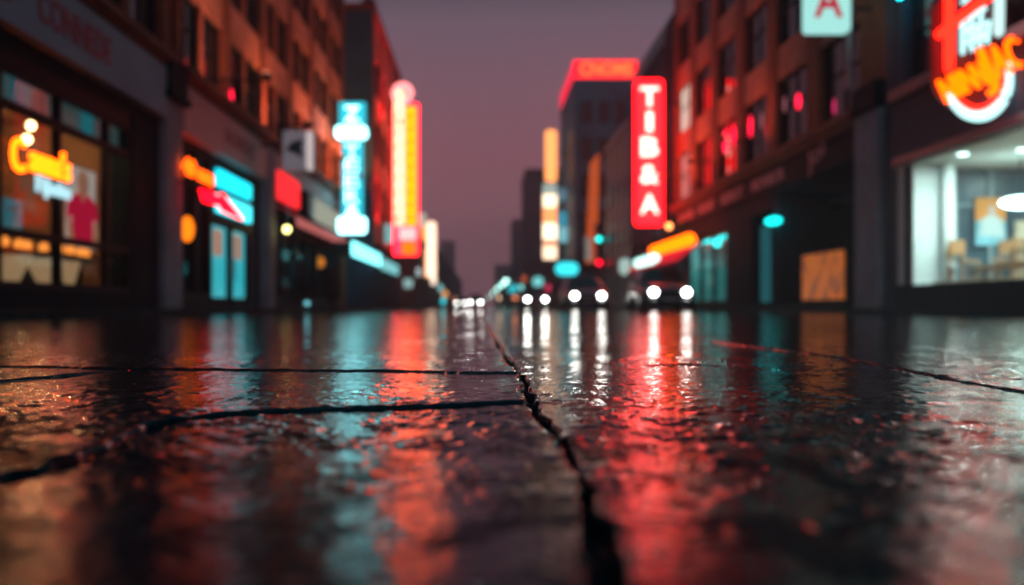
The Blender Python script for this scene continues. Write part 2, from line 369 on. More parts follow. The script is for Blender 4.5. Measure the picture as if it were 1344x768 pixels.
# ------------------------------------------------------------------ facades
def window_proto(mw, wd, ht, side, X, parent, y0, z0, pane=None, bars=1, n=-0.22):
    fr = MB(); t_ = 0.07
    for a, b_, c, d in ((y0, y0+t_, z0, z0+ht), (y0+wd-t_, y0+wd, z0, z0+ht), (y0+t_, y0+wd-t_, z0, z0+t_), (y0+t_, y0+wd-t_, z0+ht-t_, z0+ht)):
        FB(fr, side, X, a, b_, c, d, n-0.05, n+0.05)
    for k in range(1, bars+1):
        yy = y0+wd*k/(bars+1); FB(fr, side, X, yy-0.03, yy+0.03, z0+t_, z0+ht-t_, n-0.04, n+0.04)
    FB(fr, side, X, y0+t_, y0+wd-t_, z0+ht*0.55-0.03, z0+ht*0.55+0.03, n-0.035, n+0.035)
    f = fr.build('window', M['frame'], parent)
    pn = MB(); FB(pn, side, X, y0+t_, y0+wd-t_, z0+t_, z0+ht-t_, n-0.03, n-0.015)
    pn.build('pane', pane or M['glassdark'], f)
    return f

def block(name, label, side, X, d0, d1, zb, H, depth, bays, nwin, pier, rowz, wh, wallm, spm, litpanes={}, core=True, cat='building', parapet=0.5):
    "upper storeys of a street front with openings; bays = list of (y0, y1)"
    out = 1 if side < 0 else -1
    t_ = thing(name, label, cat, (X - out*depth/2, (d0+d1)/2, 0))
    wl = MB(); spn = MB()
    ys = [d0] + [v for bb in bays for v in bb] + [d1]
    for a, b_ in zip(ys[0::2], ys[1::2]):
        if b_-a > 0.02: FB(wl, side, X, a, b_, zb, H, -0.45, 0)
    zs = [zb] + [v for z in rowz for v in (z, z+wh)] + [H]
    for (y0, y1) in bays:
        for a, b_ in zip(zs[0::2], zs[1::2]):
            if b_-a > 0.05: spn = MB(); FB(spn, side, X, y0, y1, a, b_, -0.45, -0.07); spn.build('spandrel', spm, t_)
        ww = (y1-y0-pier*(nwin-1))/nwin
        for k in range(1, nwin):
            ya = y0+k*ww+(k-1)*pier
            for z in rowz: FB(wl, side, X, ya, ya+pier, z, z+wh, -0.45, -0.09)
    FB(wl, side, X, d0, d1, zb, H, -depth, -0.452)
    FB(wl, side, X, d0-0.02, d1+0.02, H, H+parapet, -depth-0.02, 0.12)
    wl.build('wall', wallm, t_)
    protos = {}
    i = 0
    for bi, (y0, y1) in enumerate(bays):
        ww = (y1-y0-pier*(nwin-1))/nwin
        for k in range(nwin):
            ya = y0+k*(ww+pier)
            for ri, z in enumerate(rowz):
                lp = litpanes.get((bi*nwin+k, ri))
                if lp: window_proto(None, ww, wh, side, X, t_, ya, z, lp); continue
                key = round(ww, 3)
                if key not in protos: protos[key] = (window_proto(None, ww, wh, side, X, t_, ya, z), ya, z)
                else:
                    f, fy, fz = protos[key]
                    c = f.copy(); C.objects.link(c); c.parent = t_; c.location = f.location + Vector((0, ya-fy, z-fz))
                    for ch in KIDS[f.name]: q = ch.copy(); C.objects.link(q); q.parent = c
    return t_

def room(parent, side, X, y0, y1, z0, z1, depth, m, name='interior', front=0.0):
    "a shop interior: floor, ceiling, back and end walls as one open box"
    t_ = 0.1; mb = MB(); n1 = front
    FB(mb, side, X, y0, y1, z0, z1, -depth, -depth+t_)
    FB(mb, side, X, y0, y0+t_, z0, z1, -depth+t_, n1); FB(mb, side, X, y1-t_, y1, z0, z1, -depth+t_, n1)
    FB(mb, side, X, y0+t_, y1-t_, z0, z0+t_, -depth+t_, n1); FB(mb, side, X, y0+t_, y1-t_, z1-t_, z1, -depth+t_, n1)
    return mb.build(name, m, parent)

def sheet(parent, side, X, y0, y1, z0, z1, n_, m, name, th=0.02, **k):
    mb = MB(); FB(mb, side, X, y0, y1, z0, z1, n_-th, n_); return mb.build(name, m, parent, **k)

# lit window panes
lit_pale = mat('pale lit blind', (0.4, 0.45, 0.4), 0.6, emit=(0.62, 0.85, 0.70), es=0.75, noise=0.1)
lit_pink = mat('dim pink blind', (0.4, 0.3, 0.3), 0.6, emit=(0.75, 0.50, 0.45), es=0.35, noise=0.1)
lit_red = mat('red lit blind', (0.3, 0.03, 0.05), 0.5, emit=(1.0, 0.02, 0.09), es=0.8)

# ---- left: shop with the orange script sign, d 5 .. 22.4
rowsL = [5.95, 8.70, 11.45, 14.2]
b0 = block('brick_building', 'dark brick building over the shop window with the orange script sign, nearest on the left', -1, XL, 3.0, 22.35, 5.75, 17.0, 9,
           [(4.2, 8.0), (8.7, 12.5), (13.2, 17.2), (17.9, 21.9)], 2, 0.35, rowsL[:2], 1.75, M['brick'], M['plaster'])
fa = MB(); FB(fa, -1, XL, 3.0, 21.75, 4.27, 5.38, -0.45, 0.14); fa.build('fascia', M['fascia'], b0, bevel=0.02)
fi = MB(); FB(fi, -1, XL, 3.0, 22.35, 5.38, 5.75, -0.45, -0.02); FB(fi, -1, XL, 3.0, 22.35, 4.0, 4.27, -9, -0.06); FB(fi, -1, XL, 3.0, 22.35, 4.27, 5.75, -9, -0.452); fi.build('lintel', M['dark'], b0)
co_ = MB(); FB(co_, -1, XL, 3.0, 22.3, 5.55, 5.74, -0.02, 0.26); FB(co_, -1, XL, 3.0, 22.3, 5.44, 5.55, -0.02, 0.16); co_.build('cornice', M['brick'], b0, bevel=0.02)
tx = mat('faded red lettering', (0.34, 0.045, 0.07), 0.5)
t1 = MB(); t1.text('OTES', 0.78, (XL+0.14, 13.6, 4.86), bold=0.012, width=1.9, depth=0.02, **L_); t1.build('fascia_lettering', tx, b0); t1 = MB(); t1.text('CONNEDE', 0.68, (XL+0.14, 16.9, 4.84), bold=0.012, width=3.0, depth=0.02, **L_)
t1.build('fascia_lettering', tx, b0)
jb = MB(); FB(jb, -1, XL, 20.1, 21.75, 0.1, 4.0, -0.5, -0.05); FB(jb, -1, XL, 3.0, 20.1, 0.1, 0.42, -0.5, -0.04); FB(jb, -1, XL, 3.0, 4.0, 0.42, 4.0, -0.5, -0.05)
jb.build('stall_riser', M['dark'], b0)
wf = MB()
for y in (4.0, 6.15, 8.3, 10.4, 12.5, 14.65, 16.75, 18.9, 20.03): FB(wf, -1, XL, y-0.06, y+0.06, 0.42, 4.0, -0.22, -0.08)
for z in (0.42, 1.22, 3.14, 3.68):
    FB(wf, -1, XL, 4.0, 20.03, z, z+0.12, -0.215, -0.075)
FB(wf, -1, XL, 4.0, 20.03, 3.8, 4.0, -0.21, -0.07)
wf.build('window_frame', M['frame'], b0)
sheet(b0, -1, XL, 4.0, 20.0, 3.24, 3.80, -0.30, mat('smoky transom glass', (0.08, 0.12, 0.12), 0.3, emit=(0.030, 0.050, 0.048), es=1.0, noise=0.3, nscale=1.2), 'transom_glass', th=0.01)  # faint emission in the panes stands in for light from inside
sheet(b0, -1, XL, 4.0, 20.0, 0.5, 3.75, -0.14, M['glass'], 'shop_window', th=0.008)
room(b0, -1, XL, 3.2, 20.6, 0.1, 3.98, 4.6, M['warmwall'], 'interior', front=-0.45)
pl = MB(); FB(pl, -1, XL, 21.76, 23.0, 0.1, 4.9, -0.5, 0.10); pl.build('pillar', M['stone'], b0, bevel=0.03)
cp = MB(); FB(cp, -1, XL, 21.7, 23.06, 4.9, 5.75, -0.5, 0.22); FB(cp, -1, XL, 21.6, 23.1, 4.75, 4.9, -0.5, 0.3); cp.build('bracket', M['dark'], b0, bevel=0.05)

# ---- left: second brick building, d 23 .. 50.8 (two shops)
baysL = [(23.2+4.62*k, 23.2+4.62*k+3.95) for k in range(6)]
b1_ = block('brick_building', 'long red brick building with paired windows above the teal doorway and striped awning, left side', -1, XL, 23.02, 50.8, 5.75, 17.0, 9,
            baysL, 2, 0.38, rowsL, 1.75, M['brick'], M['plaster'])
fa = MB(); FB(fa, -1, XL, 23.02, 32.0, 4.2, 5.35, -0.5, 0.12); FB(fa, -1, XL, 33.2, 50.8, 4.6, 5.35, -0.5, 0.10); FB(fa, -1, XL, 23.02, 50.8, 5.35, 5.75, -0.5, -0.02); FB(fa, -1, XL, 23.02, 50.8, 4.2, 5.75, -9, -0.502)
fa.build('fascia', mat('pink fascia', (0.46, 0.34, 0.34), 0.5, noise=0.15, nscale=0.8), b1_, bevel=0.02)
co_ = MB(); FB(co_, -1, XL, 23.12, 50.8, 5.52, 5.73, -0.02, 0.30); FB(co_, -1, XL, 23.12, 50.8, 5.40, 5.52, -0.02, 0.18); co_.build('cornice', M['brick'], b1_, bevel=0.02)
t1 = MB(); t1.text('NONDIC', 0.6, (XL+0.12, 28.4, 4.78), bold=0.01, width=3.4, depth=0.02, **L_); t1.build('fascia_lettering', tx, b1_)
pl = MB(); FB(pl, -1, XL, 32.0, 33.2, 0.1, 5.35, -0.5, 0.15); pl.build('pillar', M['stone'], b1_, bevel=0.03)
pl = MB(); FB(pl, -1, XL, 49.9, 50.78, 0.1, 4.6, -0.5, 0.08); pl.build('pillar', M['brick'], b1_, bevel=0.03)
# teal doorway shop
room(b1_, -1, XL, 23.05, 32.0, 0.1, 4.2, 4.0, M['dkwall'], 'interior', front=-0.5)
wf = MB()
for y in (23.1, 25.0, 26.25, 30.75, 31.9): FB(wf, -1, XL, y-0.08, y+0.08, 0.1, 4.2, -0.35, -0.15)
FB(wf, -1, XL, 23.1, 31.9, 3.98, 4.2, -0.34, -0.14); FB(wf, -1, XL, 23.1, 26.25, 0.1, 0.5, -0.34, -0.14); FB(wf, -1, XL, 26.25, 30.75, 3.24, 3.34, -0.33, -0.13); FB(wf, -1, XL, 26.25, 30.75, 2.5, 2.66, -0.33, -0.13)
wf.build('window_frame', M['frame'], b1_)
sheet(b1_, -1, XL, 23.15, 26.2, 0.5, 3.98, -0.25, M['glass'], 'shop_window', th=0.008)
sheet(b1_, -1, XL, 30.8, 31.85, 0.15, 3.98, -0.22, M['tealwall'], 'side_panel', th=0.05)
teal_door = mat('teal lit door glass', (0.05, 0.25, 0.28), 0.2, emit=(0.015, 0.36, 0.42), es=1.1, noise=0.3)
warm_card = mat('warm notice', (0.5, 0.3, 0.2), 0.6, emit=(0.6, 0.32, 0.2), es=0.55)
for y0 in (26.4, 28.62):
    dm = MB()
    for a, b_, c, d_ in ((y0, y0+0.22, 0.12, 2.48), (y0+1.83, y0+2.05, 0.12, 2.48), (y0+0.22, y0+1.83, 0.12, 0.4), (y0+0.22, y0+1.83, 2.36, 2.48)): FB(dm, -1, XL, a, b_, c, d_, -0.32, -0.2)
    dr_ = dm.build('door', M['frame'], b1_)
    sheet(dr_, -1, XL, y0+0.22, y0+1.83, 0.4, 2.36, -0.25, teal_door, 'door_glass', th=0.02)
    hd = MB(); hy = y0+1.95 if y0 < 27 else y0+0.1; hd.tube([(XL-0.2, hy, 0.9), (XL-0.12, hy, 0.92), (XL-0.12, hy, 1.5), (XL-0.2, hy, 1.52)], 0.02); hd.build('handle', M['steel'], dr_)
    sheet(dr_, -1, XL, y0+0.5, y0+1.35, 1.55, 2.25, -0.235, warm_card, 'notice', th=0.008)
# awning shop
room(b1_, -1, XL, 33.2, 50.0, 0.1, 4.2, 3.5, M['dkwall'], 'interior', front=-0.6)
wf = MB()
for y in (33.3, 35.6, 38.2, 40.8, 43.2, 45.6, 48.0, 49.8): FB(wf, -1, XL, y-0.09, y+0.09, 0.1, 4.6, -0.35, -0.12)
for z0, z1 in ((0.1, 0.55), (2.9, 3.05), (4.1, 4.6)): FB(wf, -1, XL, 33.3, 49.9, z0, z1, -0.34, -0.11)
wf.build('window_frame', M['frame'], b1_)
sheet(b1_, -1, XL, 33.35, 49.8, 0.55, 4.1, -0.24, M['glass'], 'shop_window', th=0.008)

# ---- left: tall slate building standing forward, with red-lit front
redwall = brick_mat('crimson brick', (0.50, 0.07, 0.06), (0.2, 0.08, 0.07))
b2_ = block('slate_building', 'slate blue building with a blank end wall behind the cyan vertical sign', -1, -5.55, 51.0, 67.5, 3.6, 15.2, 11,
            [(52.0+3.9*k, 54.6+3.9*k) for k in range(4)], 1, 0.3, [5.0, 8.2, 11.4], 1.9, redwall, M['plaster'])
ew = MB().box(-16.5, -5.56, 50.93, 50.995, 0.1, 15.3); ew.build('end_wall', M['slate'], b2_)
gf = MB(); FB(gf, -1, -5.55, 51.0, 67.5, 0.1, 3.6, -10.9, -0.8)
for y in (51.4, 55.3, 59.2, 63.1, 67.1): FB(gf, -1, -5.55, y-0.3, y+0.3, 0.1, 3.6, -0.8, 0)
gf.build('ground_floor', M['dkwall'], b2_)
for k, (y, mm) in enumerate(((51.8, glow('pale shop light', (0.35, 0.55, 0.5), 0.6)), (55.7, glow('dim warm shop light', (0.5, 0.2, 0.15), 0.5)), (59.6, glow('crimson shop light', (0.7, 0.05, 0.1), 0.6)), (63.5, glow('dim teal shop light', (0.1, 0.4, 0.42), 0.6)))):
    sheet(b2_, -1, -5.55, y, y+3.1, 0.7, 3.0, -0.6, mm, 'shop_window', th=0.05)
cpx = MB().tube([(-5.6, 51.5, 15.2), (-5.6, 51.5, 15.9)], 0.18); cpx.ball((-5.9, 52.0, 15.9), 0.4); cpx.build('roof_vent', M['dark'], b2_)

def simple_building(label, side, X, d0, d1, H, wallm, rows_, ww=1.4, gap=1.6, depth=9, name='building', lit=None):
    bays = []; y = d0+0.9
    while y+ww < d1-0.5: bays.append((y, y+ww)); y += ww+gap
    lp = {}
    if lit:
        for i in range(len(bays)):
            for r in range(len(rows_)):
                if random.random() < 0.12: lp[(i, r)] = lit[(i+r) % len(lit)]
    return block(name, label, side, X, d0, d1, 0.1, H, depth, bays, 1, 0.3, rows_, 1.6, wallm, wallm, lp, parapet=0.4)
litset = [glow('warm lit window', (0.9, 0.35, 0.15), 0.8), glow('cool lit window', (0.25, 0.6, 0.6), 0.6)]
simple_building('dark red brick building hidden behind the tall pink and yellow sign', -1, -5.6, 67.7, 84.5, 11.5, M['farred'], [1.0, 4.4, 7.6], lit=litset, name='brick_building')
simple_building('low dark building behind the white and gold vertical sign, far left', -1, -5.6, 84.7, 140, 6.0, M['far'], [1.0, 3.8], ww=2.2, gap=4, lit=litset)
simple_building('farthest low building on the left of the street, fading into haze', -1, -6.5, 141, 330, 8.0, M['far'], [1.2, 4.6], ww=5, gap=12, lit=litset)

# ---- right: brick building D
litD = {(5, 1): lit_pale, (5, 0): lit_pink}
def yk(i): return 26.35+4.3*i
bD = block('brick_building', 'red brick corner block with six bays of windows over a dark arcade, right side', 1, XR, 24.6, 51.7, 5.12, 16.2, 12,
           [(yk(i), yk(i)+3.15) for i in range(6)], 1, 0.3, [5.55, 8.9, 12.25], 2.25, M['brick'], M['plaster'], litD)
co_ = MB(); FB(co_, 1, XR, 26.4, 51.7, 5.12, 5.36, 0.005, 0.28); FB(co_, 1, XR, 26.4, 51.7, 4.95, 5.12, -0.44, 0.18); co_.build('cornice', M['brick'], bD, bevel=0.02)
fa = MB(); FB(fa, 1, XR, 26.3, 51.7, 4.15, 4.95, -0.5, 0.06); FB(fa, 1, XR, 24.6, 51.7, 4.15, 5.12, -12, -0.502); fa.build('fascia', M['dark'], bD, bevel=0.02)
pt = mat('dusty pink lettering', (0.55, 0.25, 0.28), 0.5)
for s_, y, wd in (('BONDE', 48.4, 3.6), ('NONIT', 44.0, 3.2), ('MERIOT', 39.6, 3.4), ('MONBOR', 34.6, 3.9)): t1 = MB(); t1.text(s_, 0.58, (XR-0.06, y, 4.55), bold=0.012, width=wd, depth=0.02, **R_); t1.build('fascia_lettering', pt, bD)
t1 = MB(); t1.text('Jol', 0.8, (XR-0.06, 29.6, 4.6), bold=0.01, width=1.5, depth=0.02, rot=12, **R_); t1.build('fascia_lettering', pt, bD)
pl = MB(); FB(pl, 1, XR, 24.62, 26.2, 0.1, 5.1, -0.6, 0.20); pl.build('pillar', M['stone'], bD, bevel=0.03)
pl = MB(); FB(pl, 1, XR, 24.62, 26.2, 5.12, 5.8, 0.002, 0.3); pl.build('bracket', M['dark'], bD, bevel=0.05)
for y0, y1 in ((33.75, 34.2), (37.2, 40.9), (48.8, 51.6)):
    pl = MB(); FB(pl, 1, XR, y0, y1, 0.1, 4.15, -0.6, -0.05); pl.build('pillar', M['dkwall'], bD, bevel=0.02)
room(bD, 1, XR, 26.2, 33.8, 0.1, 4.15, 4.0, M['dkwall'], 'interior', front=-0.05)
room(bD, 1, XR, 34.2, 37.2, 0.1, 3.6, 2.5, M['dkwall'], 'interior', front=-0.05)
room(bD, 1, XR, 40.9, 48.8, 0.1, 3.3, 3.5, mat('pale teal interior', (0.30, 0.45, 0.45), 0.6, noise=0.15), 'interior', front=-0.25)
up = MB(); FB(up, 1, XR, 40.9, 48.8, 3.3, 4.15, -0.6, -0.04); FB(up, 1, XR, 34.2, 37.2, 3.6, 4.15, -0.6, -0.04); up.build('transom_panel', M['dark'], bD)
wf = MB()
for y in (41.0, 43.5, 46.0, 48.7): FB(wf, 1, XR, y-0.07, y+0.07, 0.1, 3.3, -0.25, -0.1)
FB(wf, 1, XR, 41.0, 48.7, 0.1, 0.4, -0.24, -0.09); wf.build('window_frame', M['frame'], bD)
sheet(bD, 1, XR, 41.0, 48.7, 0.4, 3.3, -0.17, M['glass'], 'shop_window', th=0.008)
wf = MB()
for y in (28.0, 30.2, 32.0): FB(wf, 1, XR, y-0.06, y+0.06, 0.1, 3.6, -1.9, -1.75)
FB(wf, 1, XR, 26.3, 33.7, 3.5, 3.7, -1.89, -1.74); wf.build('window_frame', M['frame'], bD)
dp = MB(); dp.tube([(9.72, 26.32, 5.9), (9.72, 26.32, 9.5)], 0.10); dp.tube([(9.72, 26.32, 9.45), (9.72, 26.32, 16.0)], 0.10); dp.build('drainpipe', M['steel'], bD)

# reddish lamps seen in the upper windows
redlamp = glow('red lamp glass', (3.5, 0.03, 0.16), 1.0); dimred = glow('dim red lamp glass', (0.75, 0.03, 0.15), 1.0); pinkl = glow('dim pink lamp glass', (0.30, 0.10, 0.12), 1.0)
def wlamp(px, py, rpx, m, lab, X=9.93, stretch=1.3):
    d = 1307*X/(px-632); z = CZ+(402-py)/1307*d; r = rpx/1307*d
    t_ = thing('window_lamp', lab, 'lamp', (X, d, z-r), 'red lamps in the upper windows')
    MB().ball((X, d, z), r, 0.25, 1.0, stretch).build('shade', m, t_, smooth=True)
    MB().tube([(X+0.02, d, z+r*stretch), (X+0.02, d, z+r*stretch+0.25)], 0.012, 6).build('cord', M['dark'], t_)
wlamp(1048, 133, 8, redlamp, 'round bright red lamp in the window of the second bay from the pillar')
wlamp(985, 166, 6, redlamp, 'tall red lamp in the third bay window, lowest row', stretch=2.4)
wlamp(1000, 158, 5, pinkl, 'dim pink lamp beside the tall red one', stretch=2.4)
wlamp(1030, 137, 5, pinkl, 'faint pink lamp just left of the round bright red one', stretch=2.2)
wlamp(1095, 140, 5, dimred, 'small magenta lamp low in the bay nearest the pillar', stretch=2.2)
wlamp(952, 186, 8, redlamp, 'broad red lamp in the fourth bay window', stretch=2.0)
wlamp(963, 178, 6, redlamp, 'red lamp directly beside the broad one in the fourth bay', stretch=2.2)

wlamp(304, 130, 6, redlamp, 'slim red lamp low in a window above the second left shop', X=-6.93, stretch=2.2)

# ---- right: nearest shop H with bright interior
bH = thing('shop_building', 'dark purple grey building over the bright white shop window, nearest on the right', 'building', (14, 13, 0))
wl = MB(); FB(wl, 1, XR, 3, 22.0, 3.56, 5.3, -8, 0.05); FB(wl, 1, XR, 24.0, 24.6, 0.1, 14, -8, 0.02)
FB(wl, 1, XR, 3, 24.0, 7.6, 8.6, -8, 0); FB(wl, 1, XR, 3, 24.0, 11.0, 14, -8, 0)
FB(wl, 1, XR, 22.0, 24.0, 3.56, 5.3, -8, 0.05)
for y0, y1 in ((3, 5.2), (9.4, 10.6), (14.8, 16.0), (20.2, 21.4), (23.6, 24.0)):
    FB(wl, 1, XR, y0, y1, 5.3, 7.6, -8, 0); FB(wl, 1, XR, y0, y1, 8.6, 11.0, -8, 0)
FB(wl, 1, XR, 3, 24.0, 5.3, 11.0, -8, -0.6)
purple = mat('plum grey cladding', (0.045, 0.060, 0.100), 0.6, noise=0.25, nscale=0.8, spec=0.15)
wl.build('wall', purple, bH)
st = MB(); FB(st, 1, XR, 3, 24.0, 5.05, 5.32, 0.052, 0.22); FB(st, 1, XR, 3, 24.0, 3.5, 3.7, 0.052, 0.14); st.build('cornice', mat('dark red trim', (0.16, 0.035, 0.06), 0.4), bH, bevel=0.02)
for i, (y0, y1) in enumerate(((5.2, 9.4), (10.6, 14.8), (16.0, 20.2), (21.4, 23.6))):
    for z in (5.33, 8.62): window_proto(None, y1-y0, 2.25, 1, XR, bH, y0, z, pane=M['glassdark'], bars=1, n=-0.25)
sl = MB(); FB(sl, 1, XR, 3, 24.0, 0.1, 0.66, -0.4, 0.06); sl.build('stall_riser', M['dark'], bH, bevel=0.02)
room(bH, 1, XR, 6.0, 26.6 if False else 24.0, 0.1, 3.56, 0.5, M['dark'], 'entrance_shell') if False else None
# interior: reaches behind the neighbour's pillar
inn = MB()
inn.box(10.42, 16.4, 5.9, 23.99, 0.5, 0.6); inn.box(10.0, 16.4, 5.9, 23.99, 3.45, 3.555); inn.box(16.4, 16.5, 5.9, 23.99, 0.5, 3.555); inn.box(10.42, 16.4, 5.8, 5.9, 0.5, 3.555)
inn.build('interior', M['white'], bH)
jm = MB(); jm.box(10.03, 10.95, 23.1, 23.3, 0.66, 3.45); jm.tube([(10.75, 22.95, 0.66), (10.75, 22.95, 3.45)], 0.16, 16); jm.build('jamb', M['white'], bH)
bw = MB(); bw.box(10.42, 16.4, 23.90, 23.99, 0.6, 3.45); bw.build('back_wall', M['blueglass'], bH)
ml = MB()
for x in (11.35, 12.2, 13.45, 14.4): ml.box(x-0.05, x+0.05, 23.83, 23.9, 0.6, 3.45)
ml.box(10.95, 16.3, 23.84, 23.9, 2.55, 2.62); ml.build('partition_frame', mat('partition trim', (0.25, 0.32, 0.35), 0.4), bH)
cpn = MB(); cpn.box(12.75, 13.6, 23.78, 23.83, 0.8, 2.2); cpn.build('cream_panel', mat('cream panel', (0.7, 0.6, 0.45), 0.6), bH)
wf = MB()
for y in (6.0, 11.8, 17.4 - 1.0, 23.35): FB(wf, 1, XR, y-0.05, y+0.05, 0.66, 3.5, -0.12, 0.0)
FB(wf, 1, XR, 23.4, 24.0, 0.66, 3.5, -0.3, -0.02); wf.build('window_frame', M['frame'], bH)
rv = MB(); FB(rv, 1, XR, 23.55, 23.85, 0.66, 3.5, -0.02, 0.03); rv.build('door_reveal', M['white'], bH)
sheet(bH, 1, XR, 6.05, 23.3, 0.66, 3.5, -0.06, M['glass'], 'shop_window', th=0.008)
tm = MB().tube([(9.86, 21.5, 7.45), (9.86, 23.5, 7.45)], 0.05); tm.build('tube_light', glow('teal tube', (0.05, 4.5, 5.0), 1.5), bH)

# ---- right: further blocks
bE = block('dark_building', 'dark building with a rounded dark roof behind the red vertical sign', 1, 9.45, 51.9, 63, 4.0, 13.2, 10, [(53.2+3.3*k, 55.0+3.3*k) for k in range(3)], 1, 0.3, [5.2, 8.2], 1.8, M['slate'], M['slate'])
rf = MB(); pr = [(0, 0)] + [(math.cos(a)*-1.8+1.8, math.sin(a)*2.6) for a in [R(x) for x in range(0, 91, 10)]] + [(9.9, 2.6), (9.9, 0)]
rf.prism([(p[0], p[1]) for p in pr], (9.5, 51.95, 13.7), XP, ZP, YP, 11.0); rf.build('roof', M['tealwall'], bE)
gf = MB(); FB(gf, 1, 9.45, 51.9, 63, 0.1, 4.0, -9.9, -0.3)
for y in (52.3, 55.9, 59.4, 62.6): FB(gf, 1, 9.45, y-0.3, y+0.3, 0.1, 4.0, -0.3, 0)
gf.build('ground_floor', M['dkwall'], bE)
bF = simple_building('teal clad building just beyond the red vertical sign', 1, 9.5, 63.1, 76, 11.8, M['tealwall'], [4.0, 7.2], name='teal_building')
M['tower'] = mat('blue grey tower cladding', (0.02, 0.20, 0.28), 0.5, noise=0.4, nscale=0.35)
bG = simple_building('tall dark tower crowned by the glowing red rooftop sign', 1, 8.35, 89.5, 105, 20.2, M['tower'], [3.5, 7, 10.5, 14], depth=12, name='tower', lit=litset)
f0 = None
for k in range(4):
    for r_ in range(5):
        x_ = 9.0+k*1.5; z_ = 3.4+r_*3.3
        if f0 is None:
            f0 = MB().box(x_, x_+1.0, 89.40, 89.47, z_, z_+2.0).build('window', M['frame'], bG); MB().box(x_+0.07, x_+0.93, 89.37, 89.395, z_+0.07, z_+1.93).build('pane', M['glassdark'], f0)
        else:
            c = f0.copy(); C.objects.link(c); c.parent = bG; c.location = f0.location + Vector((k*1.5, 0, r_*3.3))
            for ch in KIDS[f0.name]: q = ch.copy(); C.objects.link(q); q.parent = c
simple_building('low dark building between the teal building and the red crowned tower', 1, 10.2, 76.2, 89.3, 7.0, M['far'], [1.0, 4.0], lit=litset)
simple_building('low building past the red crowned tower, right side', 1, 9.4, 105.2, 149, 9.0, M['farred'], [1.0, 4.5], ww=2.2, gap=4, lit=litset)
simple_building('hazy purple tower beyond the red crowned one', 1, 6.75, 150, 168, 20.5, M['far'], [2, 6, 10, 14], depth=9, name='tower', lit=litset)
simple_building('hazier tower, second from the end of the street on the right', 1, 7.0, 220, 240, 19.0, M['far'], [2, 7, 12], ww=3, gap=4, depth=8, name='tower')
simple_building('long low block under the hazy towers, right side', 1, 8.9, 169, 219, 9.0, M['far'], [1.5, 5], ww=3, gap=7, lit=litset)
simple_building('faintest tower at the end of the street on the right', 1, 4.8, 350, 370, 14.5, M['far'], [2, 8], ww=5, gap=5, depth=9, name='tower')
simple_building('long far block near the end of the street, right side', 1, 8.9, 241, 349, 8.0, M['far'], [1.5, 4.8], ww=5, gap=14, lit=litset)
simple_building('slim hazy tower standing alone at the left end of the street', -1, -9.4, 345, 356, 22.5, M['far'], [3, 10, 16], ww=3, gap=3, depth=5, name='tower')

# ------------------------------------------------------------------ neon signs
def xs(px, d): return (px-632)/1307*d
def zs_(py, d): return CZ+(402-py)/1307*d
orange_core = glow('orange neon', (5.0, 0.85, 0.0), 1.0)
amber = glow('amber neon', (4.0, 0.80, 0.0), 1.0)
white_cyan = glow('white cyan neon', (1.5, 2.6, 2.5), 1.0)

# cyan vertical sign
d = 46.0; x0, x1 = xs(446, d), xs(478, d); xc = (x0+x1)/2
s1 = thing('vertical_sign', 'cyan vertical letter sign with a flared foot, hung off the long brick building', 'sign', (xc, d, 3.5), 'vertical neon signs')
cy = glow('cyan sign face', (0.04, 0.80, 1.0), 1.0)
MB().box(xc-0.48, xc+0.48, d, d+0.3, zs_(290, d), zs_(184, d)).build('face', cy, s1, bevel=0.03)
MB().box(xc-0.60, xc+0.60, d-0.03, d+0.33, zs_(166, d), zs_(134, d)).build('cap', cy, s1, bevel=0.05)
lt = MB(); lt.rounded(1.45, 0.58, 0.2, (xc, d, zs_(175, d)), depth=0.42, **F)
for s_, py, sz in (('T', 199, 0.95), ('E', 216, 0.78), ('E', 237, 0.85), ('R', 258, 0.9)): lt.text(s_, sz, (xc, d-0.01, zs_(py, d)), bold=0.0, width=0.62, depth=0.06, **F)
lt.text('Z', 1.0, (xc, d-0.04, zs_(150, d)), bold=0.03, width=0.7, depth=0.06, **F)
lt.text('A', 1.1, (xc, d-0.06, zs_(279, d)), bold=0.03, width=0.85, depth=0.06, **F)
lt.rounded(1.35, 0.78, 0.18, (xc, d+0.0, zs_(296, d)), depth=0.05, **F)
lt.build('letters', glow('ice white letters', (1.8, 4.4, 4.6), 1.0), s1)
br = MB(); [br.tube([(XL+0.1, d+0.15, z), (xc-0.4, d+0.15, z)], 0.05, 8) for z in (4.6, 8.4)]; br.build('bracket', M['dark'], s1)

# pink and yellow tall sign
d = 60.0; x0, x1 = xs(516, d), xs(549, d)
s2 = thing('vertical_sign', 'tallest sign, pink edged with white and yellow columns and a ring on top', 'sign', ((x0+x1)/2, d, zs_(335, d)), 'vertical neon signs')
xm = xs(532, d)
pinke = glow('hot pink edge', (9.0, 0.07, 0.20), 1.0)
bk = MB(); bk.box(x0, x1, d+0.02, d+0.45, zs_(335, d), zs_(135, d)); bk.build('body', pinke, s2, bevel=0.12)
lc = MB(); lc.rounded(xm-x0-0.1, (335-112)/1307*d*0.80, 0.15, ((x0+xm)/2, d+0.02, zs_(207, d)), depth=0.06, **F); lc.build('letter_column', glow('white pink letters', (6.0, 1.5, 0.9), 1.0), s2)
yc = MB(); yc.box(xm+0.03, xs(546, d), d-0.04, d+0.02, zs_(296, d), zs_(140, d)); yc.build('yellow_column', glow('yellow panel', (9.0, 0.95, 0.0), 1.0), s2, bevel=0.03)
gm_ = glow('orange strokes', (2.4, 0.25, 0.0), 1.0)
